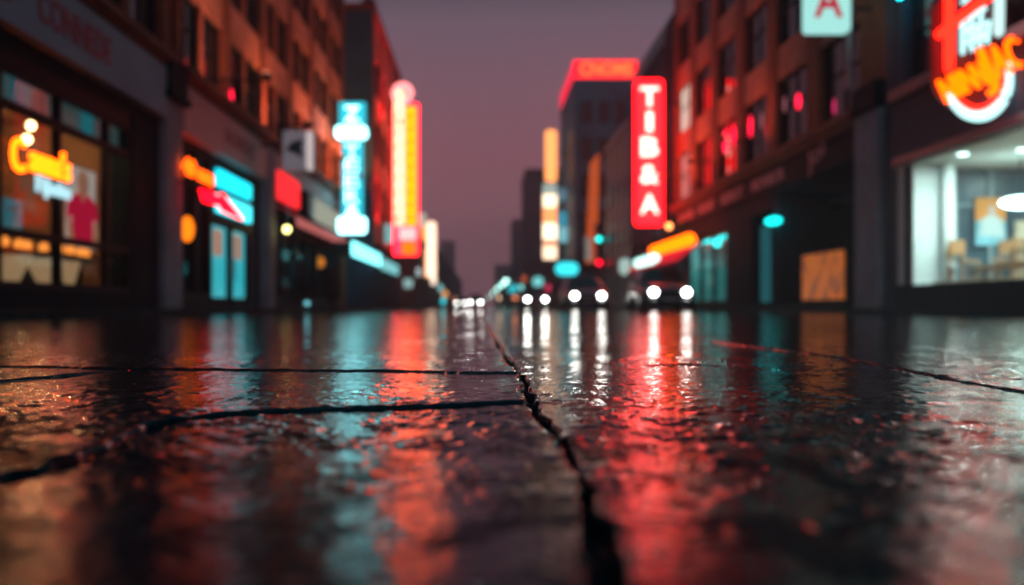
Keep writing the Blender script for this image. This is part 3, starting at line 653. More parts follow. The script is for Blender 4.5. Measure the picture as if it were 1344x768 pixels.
for k in range(9):
    nk = MB(); z = zs_(150+16.5*k, d); xq = (xm+xs(546, d))/2
    nk.box(xq-0.2, xq+0.22, d-0.065, d-0.042, z-0.05, z+0.03); nk.box(xq-0.05, xq+0.03, d-0.067, d-0.042, z-0.28, z-0.05); nk.box(xq-0.2, xq+0.16, d-0.068, d-0.042, z-0.36, z-0.28); nk.build('glyph', gm_, s2)
nk = MB()
for k in range(8):
    z = zs_(150+20*k, d); xq = (x0+xm)/2; nk.box(xq-0.25, xq+0.25, d-0.067, d-0.042, z-0.06, z); nk.box(xq-0.22, xq-0.12, d-0.068, d-0.042, z-0.4, z-0.06)
nk.build('stroke', glow('coral strokes', (3.0, 0.55, 0.35), 1.0), s2)
rg = MB(); rc = (xs(528, d), d+0.1, zs_(122, d)); rr = 0.50
rg.tube([(rc[0]+rr*math.cos(a), rc[1], rc[2]+rr*math.sin(a)) for a in [2*math.pi*k/24 for k in range(25)]], 0.17, 8, False); rg.build('ring', glow('pink white ring', (3.0, 0.75, 0.75), 1.0), s2, smooth=True)
MB().rounded(0.5, 0.5, 0.24, (rc[0], d+0.25, rc[2]), depth=0.05, **F).build('disc', glow('dim pink disc', (0.7, 0.3, 0.3), 1.0), s2)
MB().box(xs(524, d), xs(546, d), d-0.045, d+0.02, zs_(315, d), zs_(299, d)).build('pale_panel', glow('pale pink panel', (1.6, 0.85, 0.85), 1.0), s2, bevel=0.03)
MB().box(xs(527, d), xs(546, d), d-0.045, d+0.02, zs_(334, d), zs_(317, d)).build('orange_panel', glow('orange panel', (5, 0.30, 0.0), 1.0), s2, bevel=0.03)
br = MB(); [br.tube([(-5.6, d+0.2, z), (x0+0.1, d+0.2, z)], 0.06, 8) for z in (4.8, 8.5, 12)]; br.build('bracket', M['dark'], s2)
added_floods = [(-5.55, 49.3, 6.1, 380, (1, 0.24, 0.05), 'farthest added flood lamp on the left brick front, by the cyan sign'), (-5.5, 45.0, 6.1, 300, (1, 0.22, 0.06), 'added flood lamp on the left brick front, second from the cyan sign'),
          (-5.5, 39.5, 6.1, 190, (1, 0.25, 0.09), 'added flood lamp on the left brick front, above the dark teal box'), (-5.5, 32.0, 6.1, 140, (1, 0.30, 0.15), 'added flood lamp on the left brick front, above the grey leaf sign'), (-5.5, 25.5, 6.1, 80, (1, 0.34, 0.20), 'nearest added flood lamp on the left brick front, above the amber letters'), (-4.5, 53.5, 5.0, 230, (1, 0.02, 0.05), 'low added flood lamp on the crimson front'), (-4.5, 55.5, 10.5, 260, (1, 0.03, 0.05), 'high added flood lamp on the crimson front'),
          (8.6, 50.3, 6.2, 420, (1, 0.24, 0.04), 'farthest added flood lamp on the right brick front'), (8.6, 46.2, 6.2, 160, (1, 0.12, 0.03), 'second farthest added flood lamp on the right brick front'), (8.6, 41.0, 6.2, 90, (1, 0.10, 0.05), 'third added flood lamp on the right brick front'), (8.6, 35.5, 6.2, 60, (1, 0.16, 0.08), 'nearest added flood lamp on the right brick front')]
for fx, fy, fz_, fe, fc_, lab in added_floods:  # added lamps, put in to give the fronts their orange and red glow
    s_ = thing('added_floodlight', lab, 'lamp', (fx, fy, fz_), 'added flood lamps on arms off the brick fronts'); wx_ = (-7.0 if fy < 51 else -5.55) if fx < 0 else 10.0; sg = -1 if fx < 0 else 1
    MB().tube([(wx_, fy, fz_-0.15), (fx, fy, fz_-0.15)], 0.025, 8).build('arm', M['dark'], s_)
    MB().box(fx-0.10, fx+0.10, fy-0.12, fy+0.12, fz_-0.14, fz_+0.02).build('housing', M['dark'], s_, bevel=0.02)
    MB().box(fx-0.08, fx+0.08, fy-0.10, fy+0.10, fz_+0.022, fz_+0.03).build('lens', glow('added flood lens', fc_, 4.0), s_)
    lg = bpy.data.lights.new('added flood beam', 'SPOT'); lg.energy = fe*(2.6 if fx < 0 else 2.2); lg.color = fc_; lg.spot_size = R(150); lg.spot_blend = 0.6; lg.shadow_soft_size = 0.08
    lo = bpy.data.objects.new('added_flood_beam', lg); C.objects.link(lo); lo.parent = s_; lo.location = (0, 0, 0.08); lo.rotation_euler = Vector((sg*1.0, 0.0, 1.0)).to_track_quat('-Z', 'Y').to_euler()
# small cyan blade under it
d = 58.0; s_ = thing('blade_sign', 'small pale cyan blade sign beside the foot of the tallest sign', 'sign', (xs(509, d), d, zs_(322, d)))
MB().rounded(0.62, 1.1, 0.1, (xs(509, d), d, zs_(307, d)), depth=0.15, **F).build('face', glow('dusty cyan face', (0.22, 0.50, 0.52), 1.0), s_)
MB().tube([(-5.6, d-0.07, zs_(307, d)), (xs(509, d), d-0.07, zs_(307, d))], 0.04, 8).build('bracket', M['dark'], s_)

# red vertical sign, right
d = 50.0; x0, x1 = xs(834, d), xs(871, d); xc = (x0+x1)/2
s3 = thing('vertical_sign', 'red vertical sign with white letters T I B & A, right side', 'sign', (xc, d, zs_(296, d)), 'vertical neon signs')
MB().rounded(x1-x0, (296-104)/1307*d, 0.2, (xc, d+0.35, (zs_(296, d)+zs_(104, d))/2), depth=0.35, **F).build('face', glow('red sign face', (8.5, 0.030, 0.06), 1.0), s3)
ed = MB(); w_ = x1-x0-0.16; zz = (zs_(296, d)+zs_(104, d))/2; hh = (296-104)/1307*d-0.16
MB().rounded(w_*0.80, hh*0.95, 0.15, (xc, d-0.002, zz), depth=0.015, **F).build('panel', glow('coral sign panel', (8.5, 0.060, 0.075), 1.0), s3)
lt = MB()
for c_, py, sz, wd in (('T', 127, 1.35, 0.92), ('I', 160, 1.35, 0.32), ('B', 193, 1.35, 0.86), ('&', 229, 1.3, 0.9), ('A', 268, 1.35, 0.92)): lt.text(c_, sz, (xc, d-0.02, zs_(py, d)), bold=0.02, width=wd, depth=0.06, **F)
lt.build('letters', glow('warm white letters', (5.0, 2.4, 2.0), 1.0), s3)
br = MB(); [br.tube([(XR, d+0.17, z), (x1-0.1, d+0.17, z)], 0.06, 8) for z in (5.4, 10.4)]; br.build('bracket', M['dark'], s3)

# white box sign with red A
d = 25.4; x0, x1 = xs(1058, d), xs(1117, d); xc = (x0+x1)/2
s4 = thing('box_sign', 'white square light box with a red A beside the drainpipe', 'sign', (xc, d, zs_(41, d)))
MB().rounded(x1-x0, 1.25, 0.1, (xc, d+0.3, zs_(41, d)+0.62), depth=0.3, **F).build('face', glow('pale aqua face', (0.42, 0.88, 0.82), 1.0), s4)
MB().text('A', 1.18, (xc, d-0.004, zs_(18, d)+0.34), bold=0.03, width=0.74, depth=0.02, **F).build('letter', glow('crimson letter', (0.50, 0.02, 0.05), 1.0), s4)
MB().tube([(x1-0.05, d+0.15, 7.8), (10.0, d+0.15, 7.8)], 0.06, 8).build('bracket', M['steel'], s4)

# logo sign, far right
d = 18.6
s5 = thing('logo_sign', 'tangled orange and white neon emblem above the bright shop window', 'sign', (xs(1280, d), d, zs_(162, d)))
red_or = glow('red orange neon', (7.5, 0.075, 0.03), 1.0)
P = lambda px, py, dy=0: (xs(px, d), d+dy, zs_(py, d))
a = MB(); a.capsule(P(1246, -14), P(1246, 90), 0.082); a.build('post_stroke', red_or, s5, smooth=True)
a = MB(); a.capsule(P(1230, 47, -0.12), P(1300, -8, -0.12), 0.085); a.build('cross_stroke', red_or, s5, smooth=True)
gly = MB(); wr = 0.040
for pts in ([(1263, 28), (1291, 12)], [(1262, 30), (1262, 70)], [(1265, 45), (1297, 30)], [(1274, 24), (1274, 66)], [(1286, 18), (1284, 60)], [(1263, 58), (1296, 42)], [(1296, 34), (1294, 56)], [(1278, 36), (1290, 50)], [(1268, 36), (1280, 52)]):
    gly.capsule(P(*pts[0], -0.05), P(*pts[1], -0.05), wr)
gly.capsule(P(1265, 2, 0.03), P(1272, -4, 0.03), wr)
gly.build('white_character', glow('cool white neon', (0.9, 1.7, 1.7), 1.0), s5, smooth=True)
a = MB(); a.capsule(P(1312, -12), P(1311, 42), 0.09); a.build('white_stroke', glow('white stroke', (0.8, 1.15, 1.12), 1.0), s5, smooth=True)
yel = MB()
ang = math.degrees(math.atan2(124-78, 1330-1236))
for c_, px, py, sz, wd in (('N', 1236, 121, 0.62, 0.26), ('I', 1250, 114, 0.6, 0.1), ('N', 1263, 108, 0.62, 0.26), ('N', 1276, 102, 0.66, 0.22), ('J', 1285, 99, 0.95, 0.26), ('A', 1302, 84, 0.85, 0.30), ('C', 1322, 74, 0.85, 0.30)):
    yel.text(c_, sz, P(px, py, -0.22), bold=0.012, width=wd, depth=0.08, rot=24, **F)
yel.build('lettering', glow('amber lettering', (6.5, 0.45, 0.0), 1.0), s5)
def arc(px, py, rx, ry, a0, a1, dy, n_=22):
    return [P(px+rx*math.cos(R(a0+(a1-a0)*k/n_)), py-ry*math.sin(R(a0+(a1-a0)*k/n_)), dy) for k in range(n_+1)]
arcw = MB(); A = arc(1283, 100, 42, 53, 205, 380, 0.0); arcw.tube(A, [0.05+0.05*math.sin(math.pi*k/(len(A)-1)) for k in range(len(A))], 12); arcw.build('white_arc', glow('white arc', (1.0, 1.8, 1.75), 1.0), s5, smooth=True)
arcr = MB(); A = arc(1283, 101, 34, 41, 215, 370, -0.02); arcr.tube(A, 0.035, 10); arcr.build('red_arc', red_or, s5, smooth=True)
bk = MB(); bk.rounded(1.5, 2.3, 0.6, P(1282, 62, 0.28), depth=0.08, **F); bk.build('back_plate', mat('plum back plate', (0.05, 0.012, 0.022), 0.4), s5)
br = MB(); [br.tube([(9.98, d+0.24, z), (9.6, d+0.24, z)], 0.05, 8) for z in (4.4, 6.0)]; br.build('bracket', M['dark'], s5)

# script sign in the left shop window
X = XL-0.04
s6 = thing('neon_sign', 'orange script neon reading Canna\'s in the left shop window', 'sign', (X, 16, 2.2))
a = MB(); a.text('C', 0.74, (X, 15.08, 2.46), bold=0.006, width=0.42, depth=0.05, **L_); a.text("anna's", 0.62, (X, 16.22, 2.50), bold=0.006, width=1.50, depth=0.05, **L_)
a.build('letters', glow('orange script neon', (9.0, 0.85, 0.012), 1.0), s6)
a = MB(); a.tube([(X-0.02, 14.9, 2.2), (X-0.02, 17.1, 2.2)], 0.008, 6); a.tube([(X-0.02, 16, 2.2), (X-0.02, 16, 3.7)], 0.006, 6); a.build('hanger', M['dark'], s6)
s7 = thing('neon_sign', 'small white neon reading Fijinite under the orange script', 'sign', (X, 16.3, 1.9))
a = MB(); a.text('Fijinite', 0.36, (X, 16.35, 2.06), bold=0.008, width=1.3, depth=0.04, rot=0, **L_); a.build('letters', glow('cool white script', (0.55, 0.95, 1.05), 1.0), s7)
a = MB(); a.tube([(X-0.02, 15.7, 1.88), (X-0.02, 17.0, 1.88)], 0.008, 6); a.build('hanger', M['dark'], s7)

# shop two: amber letters, red arrow, cyan boxes, lantern
s8 = thing('neon_sign', 'amber letters above the red arrow on the second left shop', 'sign', (-6.8, 24, 3.0))
a = MB(); a.text('40 nna', 0.55, (-6.8, 23.85, 3.38), bold=0.008, width=2.5, depth=0.06, **L_); a.build('letters', glow('amber letters', (5, 0.38, 0.01), 1.0), s8)
a = MB(); a.box(-6.86, -6.82, 22.5, 25.6, 2.98, 3.02); a.tube([(-7.1, 24.6, 3.0), (-6.83, 24.6, 3.0)], 0.03, 8); a.build('rail', M['dark'], s8)
s9 = thing('arrow_sign', 'red neon arrow pointing at the teal doorway', 'sign', (-6.45, 24.5, 2.6))
a = MB(); a.prism([(-1.7, 0.10), (-1.3, 0.06), (-1.2, 0.12), (0.1, 0.10), (0.1, 0.20), (2.3, -0.27), (0.3, -0.22), (0.0, -0.12), (-1.4, -0.16)][::-1], (-6.5, 24.6, 2.76), YP, ZP, XP, 0.08); a.build('arrow', glow('red neon arrow', (6, 0.01, 0.06), 1.0), s9)
a = MB(); a.tube([(-7.1, 24.4, 2.95), (-6.5, 24.4, 2.95)], 0.03, 8); a.build('bracket', M['dark'], s9)
cyb = glow('cyan box face', (0.02, 1.4, 1.7), 1.0); cyb2 = glow('brighter cyan face', (0.12, 1.7, 1.9), 1.0)
s10 = thing('box_sign', 'upper cyan light box over the teal doorway', 'sign', (XL, 28.5, 3.35)); a = MB(); a.rounded(3.8, 0.46, 0.06, (XL-0.12, 28.5, 3.62), depth=0.1, **L_); a.build('face', cyb, s10)
MB().box(XL-0.13, XL-0.13+0.012, 26.4, 30.6, 3.34, 3.345).build('trim', M['dark'], s10)
s11 = thing('box_sign', 'lower brighter cyan light box right over the teal doors', 'sign', (XL, 28.5, 2.6)); a = MB(); a.rounded(3.8, 0.50, 0.06, (XL-0.12, 28.5, 2.94), depth=0.1, **L_); a.build('face', cyb2, s11)
MB().box(XL-0.13, XL-0.13+0.012, 26.4, 30.6, 2.645, 2.655).build('trim', M['dark'], s11)
ln = thing('wall_lantern', 'amber wall lantern beside the first stone pillar', 'lamp', (-6.97, 23.4, 1.7))
MB().ball((-6.93, 23.45, 1.98), 0.16, 1, 1, 1.9).build('glass', glow('amber lantern glass', (1.8, 0.36, 0.01), 1.0), ln, smooth=True)
MB().tube([(-7.15, 23.45, 2.36), (-6.93, 23.45, 2.36), (-6.93, 23.45, 2.28)], 0.025, 8).build('arm', M['dark'], ln)

# box sign with leaf, red panel, dark box, pale fascia, awning
d = 31.0; sb = thing('box_sign', 'grey square projecting sign with a dark teal leaf and a white lit edge', 'sign', (xs(390, d), d, 4.4))
MB().box(xs(371, d), xs(401, d), d, d+0.35, zs_(222, d), zs_(171, d)).build('body', glow('dim grey face', (0.13, 0.11, 0.13), 1.0), sb, bevel=0.03)
MB().box(xs(401.5, d), xs(409, d), d-0.02, d+0.37, zs_(222, d), zs_(172, d)).build('lit_edge', glow('pale edge light', (0.60, 0.50, 0.50), 1.0), sb, bevel=0.03)
leaf = [(-0.30, 0.0), (-0.1, 0.26), (0.25, 0.34), (0.2, 0.05), (0.28, -0.26), (0.0, -0.12)]
MB().prism(leaf, (xs(387, d), d, zs_(197, d)), XP, ZP, -YP, 0.02).build('leaf_mark', mat('dark teal leaf', (0.01, 0.05, 0.06), 0.5), sb)
MB().tube([(XL, d+0.17, 5.2), (xs(372, d), d+0.17, 5.2)], 0.05, 8).build('bracket', M['dark'], sb)
s_ = thing('panel_sign', 'blank bright red panel sign on the wall below the grey box sign', 'sign', (-6.8, 34.8, 3.6))
a = MB(); a.rounded(3.6, 0.95, 0.08, (XL+0.16, 35.0, 4.22), depth=0.12, **L_); a.build('face', glow('scarlet panel', (1.5, 0.035, 0.045), 1.0), s_)
MB().box(XL+0.1, XL+0.16, 33.3, 36.7, 3.8, 4.6).build('back_box', M['dark'], s_)
s_ = thing('panel_sign', 'pale lit shop fascia above the pink awning', 'sign', (-6.8, 45, 3.7))
a = MB(); a.rounded(9.6, 0.85, 0.05, (XL+0.14, 44.9, 4.12), depth=0.1, **L_); a.build('face', glow('pale green white face', (0.36, 0.38, 0.30), 1.0), s_)
MB().box(XL+0.1, XL+0.14, 40.2, 49.6, 3.75, 4.5).build('back_box', M['dark'], s_)
s_ = thing('speaker_box', 'dark teal box hung between the red panel and the pale fascia', 'box', (-6.7, 38, 3.6))
MB().box(XL+0.1, XL+0.5, 37.2, 38.6, 3.5, 4.5).build('housing', M['dark'], s_, bevel=0.04)
MB().box(XL+0.502, XL+0.53, 37.35, 38.45, 3.6, 4.4).build('grille', M['tealwall'], s_)
aw = thing('awning', 'pink and white striped awning over the dark shop, left side', 'awning', (-6.7, 41.5, 3.0))
def striped(name, c1, c2, sc):
    m = mat(name, c1, 0.7); n_ = m.node_tree.nodes; l_ = m.node_tree.links
    t_ = n_.new('ShaderNodeTexCoord'); wv = n_.new('ShaderNodeTexWave'); wv.bands_direction = 'Y'; wv.inputs['Scale'].default_value = sc
    r_ = n_.new('ShaderNodeValToRGB'); r_.color_ramp.interpolation = 'CONSTANT'; r_.color_ramp.elements[0].color = (*c1, 1); r_.color_ramp.elements[1].color = (*c2, 1); r_.color_ramp.elements[1].position = 0.5
    l_.new(t_.outputs['Object'], wv.inputs[0]); l_.new(wv.outputs[0], r_.inputs[0]); l_.new(r_.outputs[0], n_['Principled BSDF'].inputs['Base Color']); return m
cv = MB(); cv.add([(XL+0.05, 33.3, 3.62), (XL+0.05, 49.8, 3.62), (-6.2, 49.8, 3.15), (-6.2, 33.3, 3.15), (XL+0.05, 33.3, 3.56), (XL+0.05, 49.8, 3.56), (-6.2, 49.8, 3.10), (-6.2, 33.3, 3.10)],
    [(0,3,2,1), (4,5,6,7), (0,1,5,4), (1,2,6,5), (2,3,7,6), (3,0,4,7)]); cv.build('canopy', striped('striped canvas', (0.6, 0.08, 0.10), (0.65, 0.5, 0.48), 0.6), aw)
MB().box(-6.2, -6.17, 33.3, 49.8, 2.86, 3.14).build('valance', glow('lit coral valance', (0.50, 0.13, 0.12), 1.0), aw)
gl_ = thing('globe_lamp', 'yellow green globe lamp under the near end of the awning', 'lamp', (-6.45, 33.0, 2.6))
MB().ball((-6.45, 33.0, zs_(301, 33)), 0.12).build('globe', glow('yellow green globe', (5.5, 5.0, 1.6), 1.0), gl_, smooth=True)
MB().tube([(-6.45, 33.0, zs_(301, 33)+0.11), (-6.45, 33.0, 3.3), (-7.0, 33.0, 3.3)], 0.015, 6).build('rod', M['dark'], gl_)
gl_ = thing('globe_lamp', 'amber globe lamp on the wall past the far end of the red brick block', 'lamp', (9.6, 50.6, 4.0))
MB().ball((9.6, 51.0, zs_(297, 51.0)), 0.16).build('globe', glow('amber globe', (6.0, 1.8, 0.5), 1.0), gl_, smooth=True)
MB().tube([(9.6, 51.0, zs_(297, 51)+0.15), (9.6, 51.0, 4.6), (10.0, 51.0, 4.6)], 0.02, 6).build('rod', M['dark'], gl_)
gl_ = thing('wall_lamp', 'dim orange lamp inside the awning shop near its far end', 'lamp', (-7.1, 44.6, 1.9))
MB().ball((-7.35, 45.0, 2.15), 0.26, 1, 1.3, 1).build('shade', glow('dim orange shade', (0.75, 0.22, 0.02), 1.0), gl_, smooth=True)
MB().tube([(-7.35, 45.0, 2.4), (-7.35, 45.0, 4.0)], 0.015, 6).build('cord', M['dark'], gl_)

# marquee boards, left kerb side
for i, (y0, y1, lab, c_) in enumerate(((41.4, 53.0, 'bright ice white slanting board at the end of the awning', (0.6, 2.4, 2.5)), (53.6, 64.0, 'second, softer aqua board farther along the left fronts', (0.25, 0.70, 0.72)))):
    m_ = thing('marquee', lab, 'sign', (-5.8, (y0+y1)/2, 2.4), 'canopy boards over the left pavement')
    a = MB(); a.rounded(y1-y0, 0.62, 0.2, (-5.42, (y0+y1)/2, 2.58 if i == 0 else 2.45), depth=0.08, **L_); a.build('board', glow('board light', c_, 1.0), m_)
    MB().box(-6.95 if i == 0 else -5.56, -5.43, y0+0.2, (y1 if i else 50.7), 2.75, 2.85).build('canopy', M['dark'], m_)

# white and gold sign far left
d = 100.0; x0, x1 = xs(549, d), xs(573, d)
s_ = thing('vertical_sign', 'white and gold vertical sign half hidden past the tallest sign', 'sign', ((x0+x1)/2, d, zs_(375, d)), 'vertical neon signs')
MB().rounded(0.95, 5.6, 0.3, (xs(566, d), d, zs_(328, d)), depth=0.3, **F).build('face', glow('warm white face', (2.6, 1.7, 1.2), 1.0), s_)
MB().box(xs(552, d), xs(560, d), d-0.2, d+0.1, zs_(365, d), zs_(290, d)).build('gold_column', glow('gold column', (1.6, 0.5, 0.10), 1.0), s_)
MB().rounded(0.8, 1.4, 0.2, (xs(554, d), d, zs_(289, d)), depth=0.25, **F).build('top_plate', glow('pale top plate', (0.5, 0.55, 0.45), 1.0), s_)
MB().tube([(-5.8, d+0.1, 6), (xs(552, d), d+0.1, 6)], 0.06, 6).build('bracket', M['dark'], s_)
def small_sign(px, py, wpx, hpx, d, col, lab, name='shop_sign', side=None, r=0.3):
    s_ = thing(name, lab, 'sign', (xs(px, d), d, zs_(py+hpx/2, d)), 'small far shop signs')
    w_, h_ = wpx/1307*d, hpx/1307*d
    MB().rounded(w_, h_, min(w_, h_)*r, (xs(px, d), d, zs_(py, d)), depth=0.15, **F).build('face', glow('sign light', col, 1.0), s_)
    wx_ = -5.6 if px < 632 else 9.5
    MB().tube([(wx_, d+0.05, zs_(py, d)), (xs(px, d), d+0.05, zs_(py, d))], 0.04, 6).build('bracket', M['dark'], s_)
small_sign(548, 357, 10, 11, 86, (0.5, 0.6, 0.62), 'pale round sign under the white and gold one')
small_sign(566, 368, 14, 12, 112, (1.8, 1.4, 1.1), 'cream sign at the foot of the white and gold one')
small_sign(576, 378, 10, 9, 130, (0.3, 0.8, 0.8), 'upper aqua lamp sign near the end of the left fronts')
small_sign(580, 395, 8, 8, 150, (0.1, 1.6, 1.8), 'low bright aqua sign by the road, far left')
small_sign(584, 386, 7, 8, 160, (1.4, 0.6, 0.2), 'small orange sign over the low aqua one, far left')
small_sign(563, 391, 10, 7, 120, (0.15, 0.5, 0.5), 'dull teal sign left of the low bright aqua one')
small_sign(535, 372, 14, 12, 72, (0.3, 0.5, 0.5), 'soft grey aqua plate under the two marquee boards')
# right far signs
d = 98.0
s_ = thing('vertical_sign', 'slim amber vertical sign high on the edge of the dark tower', 'sign', (xs(723, d), d, zs_(240, d)), 'vertical neon signs')
MB().rounded(18/1307*d-0.2, 68/1307*d, 0.35, (xs(723, d), d, zs_(205, d)), depth=0.3, **F).build('face', glow('amber gold face', (2.2, 0.75, 0.22), 1.0), s_)
MB().tube([(8.4, d+0.1, zs_(200, d)), (xs(723, d), d+0.1, zs_(200, d))], 0.06, 6).build('bracket', M['dark'], s_)
s_ = thing('vertical_sign', 'stacked white and orange panel sign under the slim amber one', 'sign', (xs(722, d), d, zs_(340, d)), 'vertical neon signs')
cols = [(0.45, 0.55, 0.5), (2.4, 1.9, 1.3), (1.9, 0.65, 0.22), (2.6, 2.1, 1.5), (1.3, 0.5, 0.25), (2.2, 1.6, 1.1)]
hts = [14, 18, 20, 22, 8, 18]; py = 241
for c_, h_ in zip(cols, hts):
    MB().box(xs(712.5, d), xs(731, d), d-0.2, d+0.1, zs_(py+h_-0.6, d), zs_(py, d)).build('panel', glow('stack panel light', c_, 1.0), s_, bevel=0.06); py += h_
MB().tube([(8.4, d+0.1, zs_(300, d)), (xs(722, d), d+0.1, zs_(300, d))], 0.06, 6).build('bracket', M['dark'], s_)
s_ = thing('blade_sign', 'teal two part blade beside the stacked panel sign', 'sign', (xs(739, d), d, zs_(322, d)))
MB().box(xs(733, d), xs(744, d), d-0.2, d+0.05, zs_(296, d), zs_(278, d)).build('upper_panel', glow('deep teal light', (0.03, 0.35, 0.5), 1.0), s_)
MB().box(xs(733, d), xs(745, d), d-0.2, d+0.05, zs_(318, d), zs_(298, d)).build('lower_panel', glow('soft aqua light', (0.22, 0.62, 0.70), 1.0), s_)
MB().box(xs(733, d), xs(743, d), d-0.2, d+0.05, zs_(264, d), zs_(248, d)).build('top_panel', glow('grey blue light', (0.10, 0.22, 0.30), 1.0), s_)
# rooftop sign on the tower: front face and street face
s_ = thing('rooftop_sign', 'glowing red letter board along the roof edge of the dark tower', 'sign', (12, 97, 20.6))
MB().box(8.3, 14.0, 89.4, 89.7, 20.7, 22.25).build('front_board', glow('red roof board', (3, 0.022, 0.05), 1.0), s_, bevel=0.03)
MB().box(8.28, 8.5, 89.75, 105.0, 20.7, 22.25).build('side_board', glow('red side board', (1.5, 0.03, 0.09), 1.0), s_, bevel=0.03)
a = MB(); a.text('CNOMS', 1.6, (11.2, 89.38, 21.47), bold=0.06, width=4.8, depth=0.05, **F); a.build('letters', glow('orange roof letters', (3.0, 0.30, 0.08), 1.0), s_)
MB().box(9.9, 10.1, 96, 97, 20.2, 21).build('strut', M['dark'], s_)
# tall orange lit panel on tower front
s_ = thing('wall_banner', 'tall tapering orange lit banner on the front of the dark tower', 'banner', (10, 89, 4))
d = 89.3; a = MB(); a.prism([(xs(768, d), zs_(345, d)), (xs(784, d), zs_(345, d)), (xs(787, d), zs_(200, d)), (xs(774, d), zs_(215, d))], (0, d, 0), XP, ZP, -YP, 0.05); a.build('banner_face', glow('burnt orange light', (0.55, 0.085, 0.02), 1.0), s_)
a = MB(); a.box(xs(768, d), xs(776, d), d-0.09, d-0.055, zs_(342, d), zs_(312, d)); a.build('white_patch', glow('dim white patch', (0.25, 0.22, 0.20), 1.0), s_)
small_sign(744, 353, 30, 17, 70, (0.06, 1.25, 1.4), 'bright aqua oval sign above the middle car', r=0.48)
small_sign(706, 370, 14, 14, 105, (0.25, 0.85, 0.85), 'round aqua sign left of the aqua oval one', r=0.48)
small_sign(719, 378, 8, 9, 108, (0.7, 0.03, 0.10), 'little crimson sign right of the round aqua one')
small_sign(688, 366, 8, 8, 150, (0.55, 0.10, 0.03), 'small dull orange sign, far right side')
small_sign(673, 379, 12, 11, 170, (0.05, 0.75, 0.85), 'farthest teal sign on the right')
small_sign(655, 391, 4, 5, 210, (2.6, 1.6, 1.0), 'tiny cream lamp sign just above the road, near the vanishing point')
small_sign(676, 391, 5, 5, 180, (2.4, 0.7, 0.25), 'tiny orange lamp sign left of the leftmost large headlights')
small_sign(684, 377, 5, 6, 160, (0.5, 1.6, 1.5), 'small aqua lamp sign above the leftmost large headlights')
small_sign(597, 393, 5, 5, 230, (1.6, 0.5, 0.3), 'tiny coral lamp sign near the road, left of the far glare')
small_sign(570, 352, 6, 7, 125, (0.9, 0.35, 0.2), 'dim coral plate beside the white and gold column')
# amber tube canopy & white, red under awning (right)
s_ = thing('canopy_sign', 'fat amber light tube along the awning beyond the teal shop, right side', 'sign', (8.9, 47, 3.0))
MB().capsule((8.85, 42.3, 3.0), (8.85, 51.0, 3.0), 0.27, 14).build('tube', glow('amber yellow tube', (6.0, 0.60, 0.0), 1.0), s_, smooth=True)
MB().box(8.9, 10.0, 44.0, 44.1, 3.25, 3.3).build('bracket', M['dark'], s_)
s_ = thing('canopy_sign', 'short fat white light tube below the amber one', 'sign', (8.6, 54, 2.4))
MB().capsule((8.55, 49.2, 2.50), (8.55, 54.2, 2.50), 0.27, 14).build('tube', glow('ice white tube', (1.3, 2.3, 2.1), 1.0), s_, smooth=True)
MB().box(8.6, 9.5, 53.0, 53.1, 2.7, 2.75).build('bracket', M['dark'], s_)
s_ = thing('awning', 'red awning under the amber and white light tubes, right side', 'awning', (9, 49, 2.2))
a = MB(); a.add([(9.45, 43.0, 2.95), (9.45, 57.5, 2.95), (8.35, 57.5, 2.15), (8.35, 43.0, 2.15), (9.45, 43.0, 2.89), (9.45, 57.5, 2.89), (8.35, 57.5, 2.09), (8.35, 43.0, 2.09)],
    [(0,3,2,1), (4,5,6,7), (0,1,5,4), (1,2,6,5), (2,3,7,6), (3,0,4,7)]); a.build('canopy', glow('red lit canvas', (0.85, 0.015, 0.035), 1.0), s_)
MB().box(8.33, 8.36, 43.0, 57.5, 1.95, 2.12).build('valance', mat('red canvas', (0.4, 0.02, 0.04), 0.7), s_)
small_sign(820, 350, 15, 22, 57, (0.42, 0.60, 0.55), 'pale drop shaped sign left of the white light tube', r=0.48)
small_sign(809, 361, 9, 60, 78, (0.12, 0.14, 0.10), 'dim tall olive banner behind the parked car')

# ---- teal lights in the arcade of D
s_ = thing('ceiling_light', 'teal strip light over the shop window beside the parked car', 'lamp', (9.7, 45, 3.0))
MB().box(10.35, 10.6, 41.6, 48.3, 3.12, 3.18).build('diffuser', glow('teal strip', (0.1, 3.0, 3.0), 1.0), s_)
MB().box(10.33, 10.62, 41.5, 48.4, 3.185, 3.199).build('housing', M['dark'], s_)
lg = bpy.data.lights.new('teal strip beam', 'AREA'); lg.shape = 'RECTANGLE'; lg.size = 0.25; lg.size_y = 6.6; lg.energy = 90; lg.color = (0.12, 1.0, 0.95)
lo = bpy.data.objects.new('strip_beam', lg); C.objects.link(lo); lo.parent = s_; lo.location = (10.475-9.7, 44.95-45, 3.10-3.0)
s_ = thing('globe_lamp', 'teal globe at the near top corner of the teal shop window', 'lamp', (9.8, 41.4, 2.9))
MB().ball((9.8, 41.4, zs_(319, 41.4)), 0.17).build('globe', glow('teal globe', (0.1, 2.4, 2.3), 1.0), s_, smooth=True)
MB().tube([(9.8, 41.4, 2.9), (9.8, 41.4, 3.3), (10.0, 41.4, 3.3)], 0.02, 6).build('rod', M['dark'], s_)
s_ = thing('ceiling_light', 'teal oval light at the top of the dark arcade, above the orange poster', 'lamp', (9.9, 33.2, 3.1))
MB().ball((9.85, 33.6, zs_(290, 33.6)), 0.30, 0.8, 2.0, 0.45).build('shade', glow('teal oval shade', (0.02, 2.6, 2.5), 1.0), s_, smooth=True)
MB().tube([(9.85, 33.6, 3.15), (9.85, 33.6, 4.15)], 0.02, 6).build('rod', M['dark'], s_)
s_ = thing('panel_light', 'dim teal upright panel beside the arcade pier', 'lamp', (9.95, 35, 0.3))
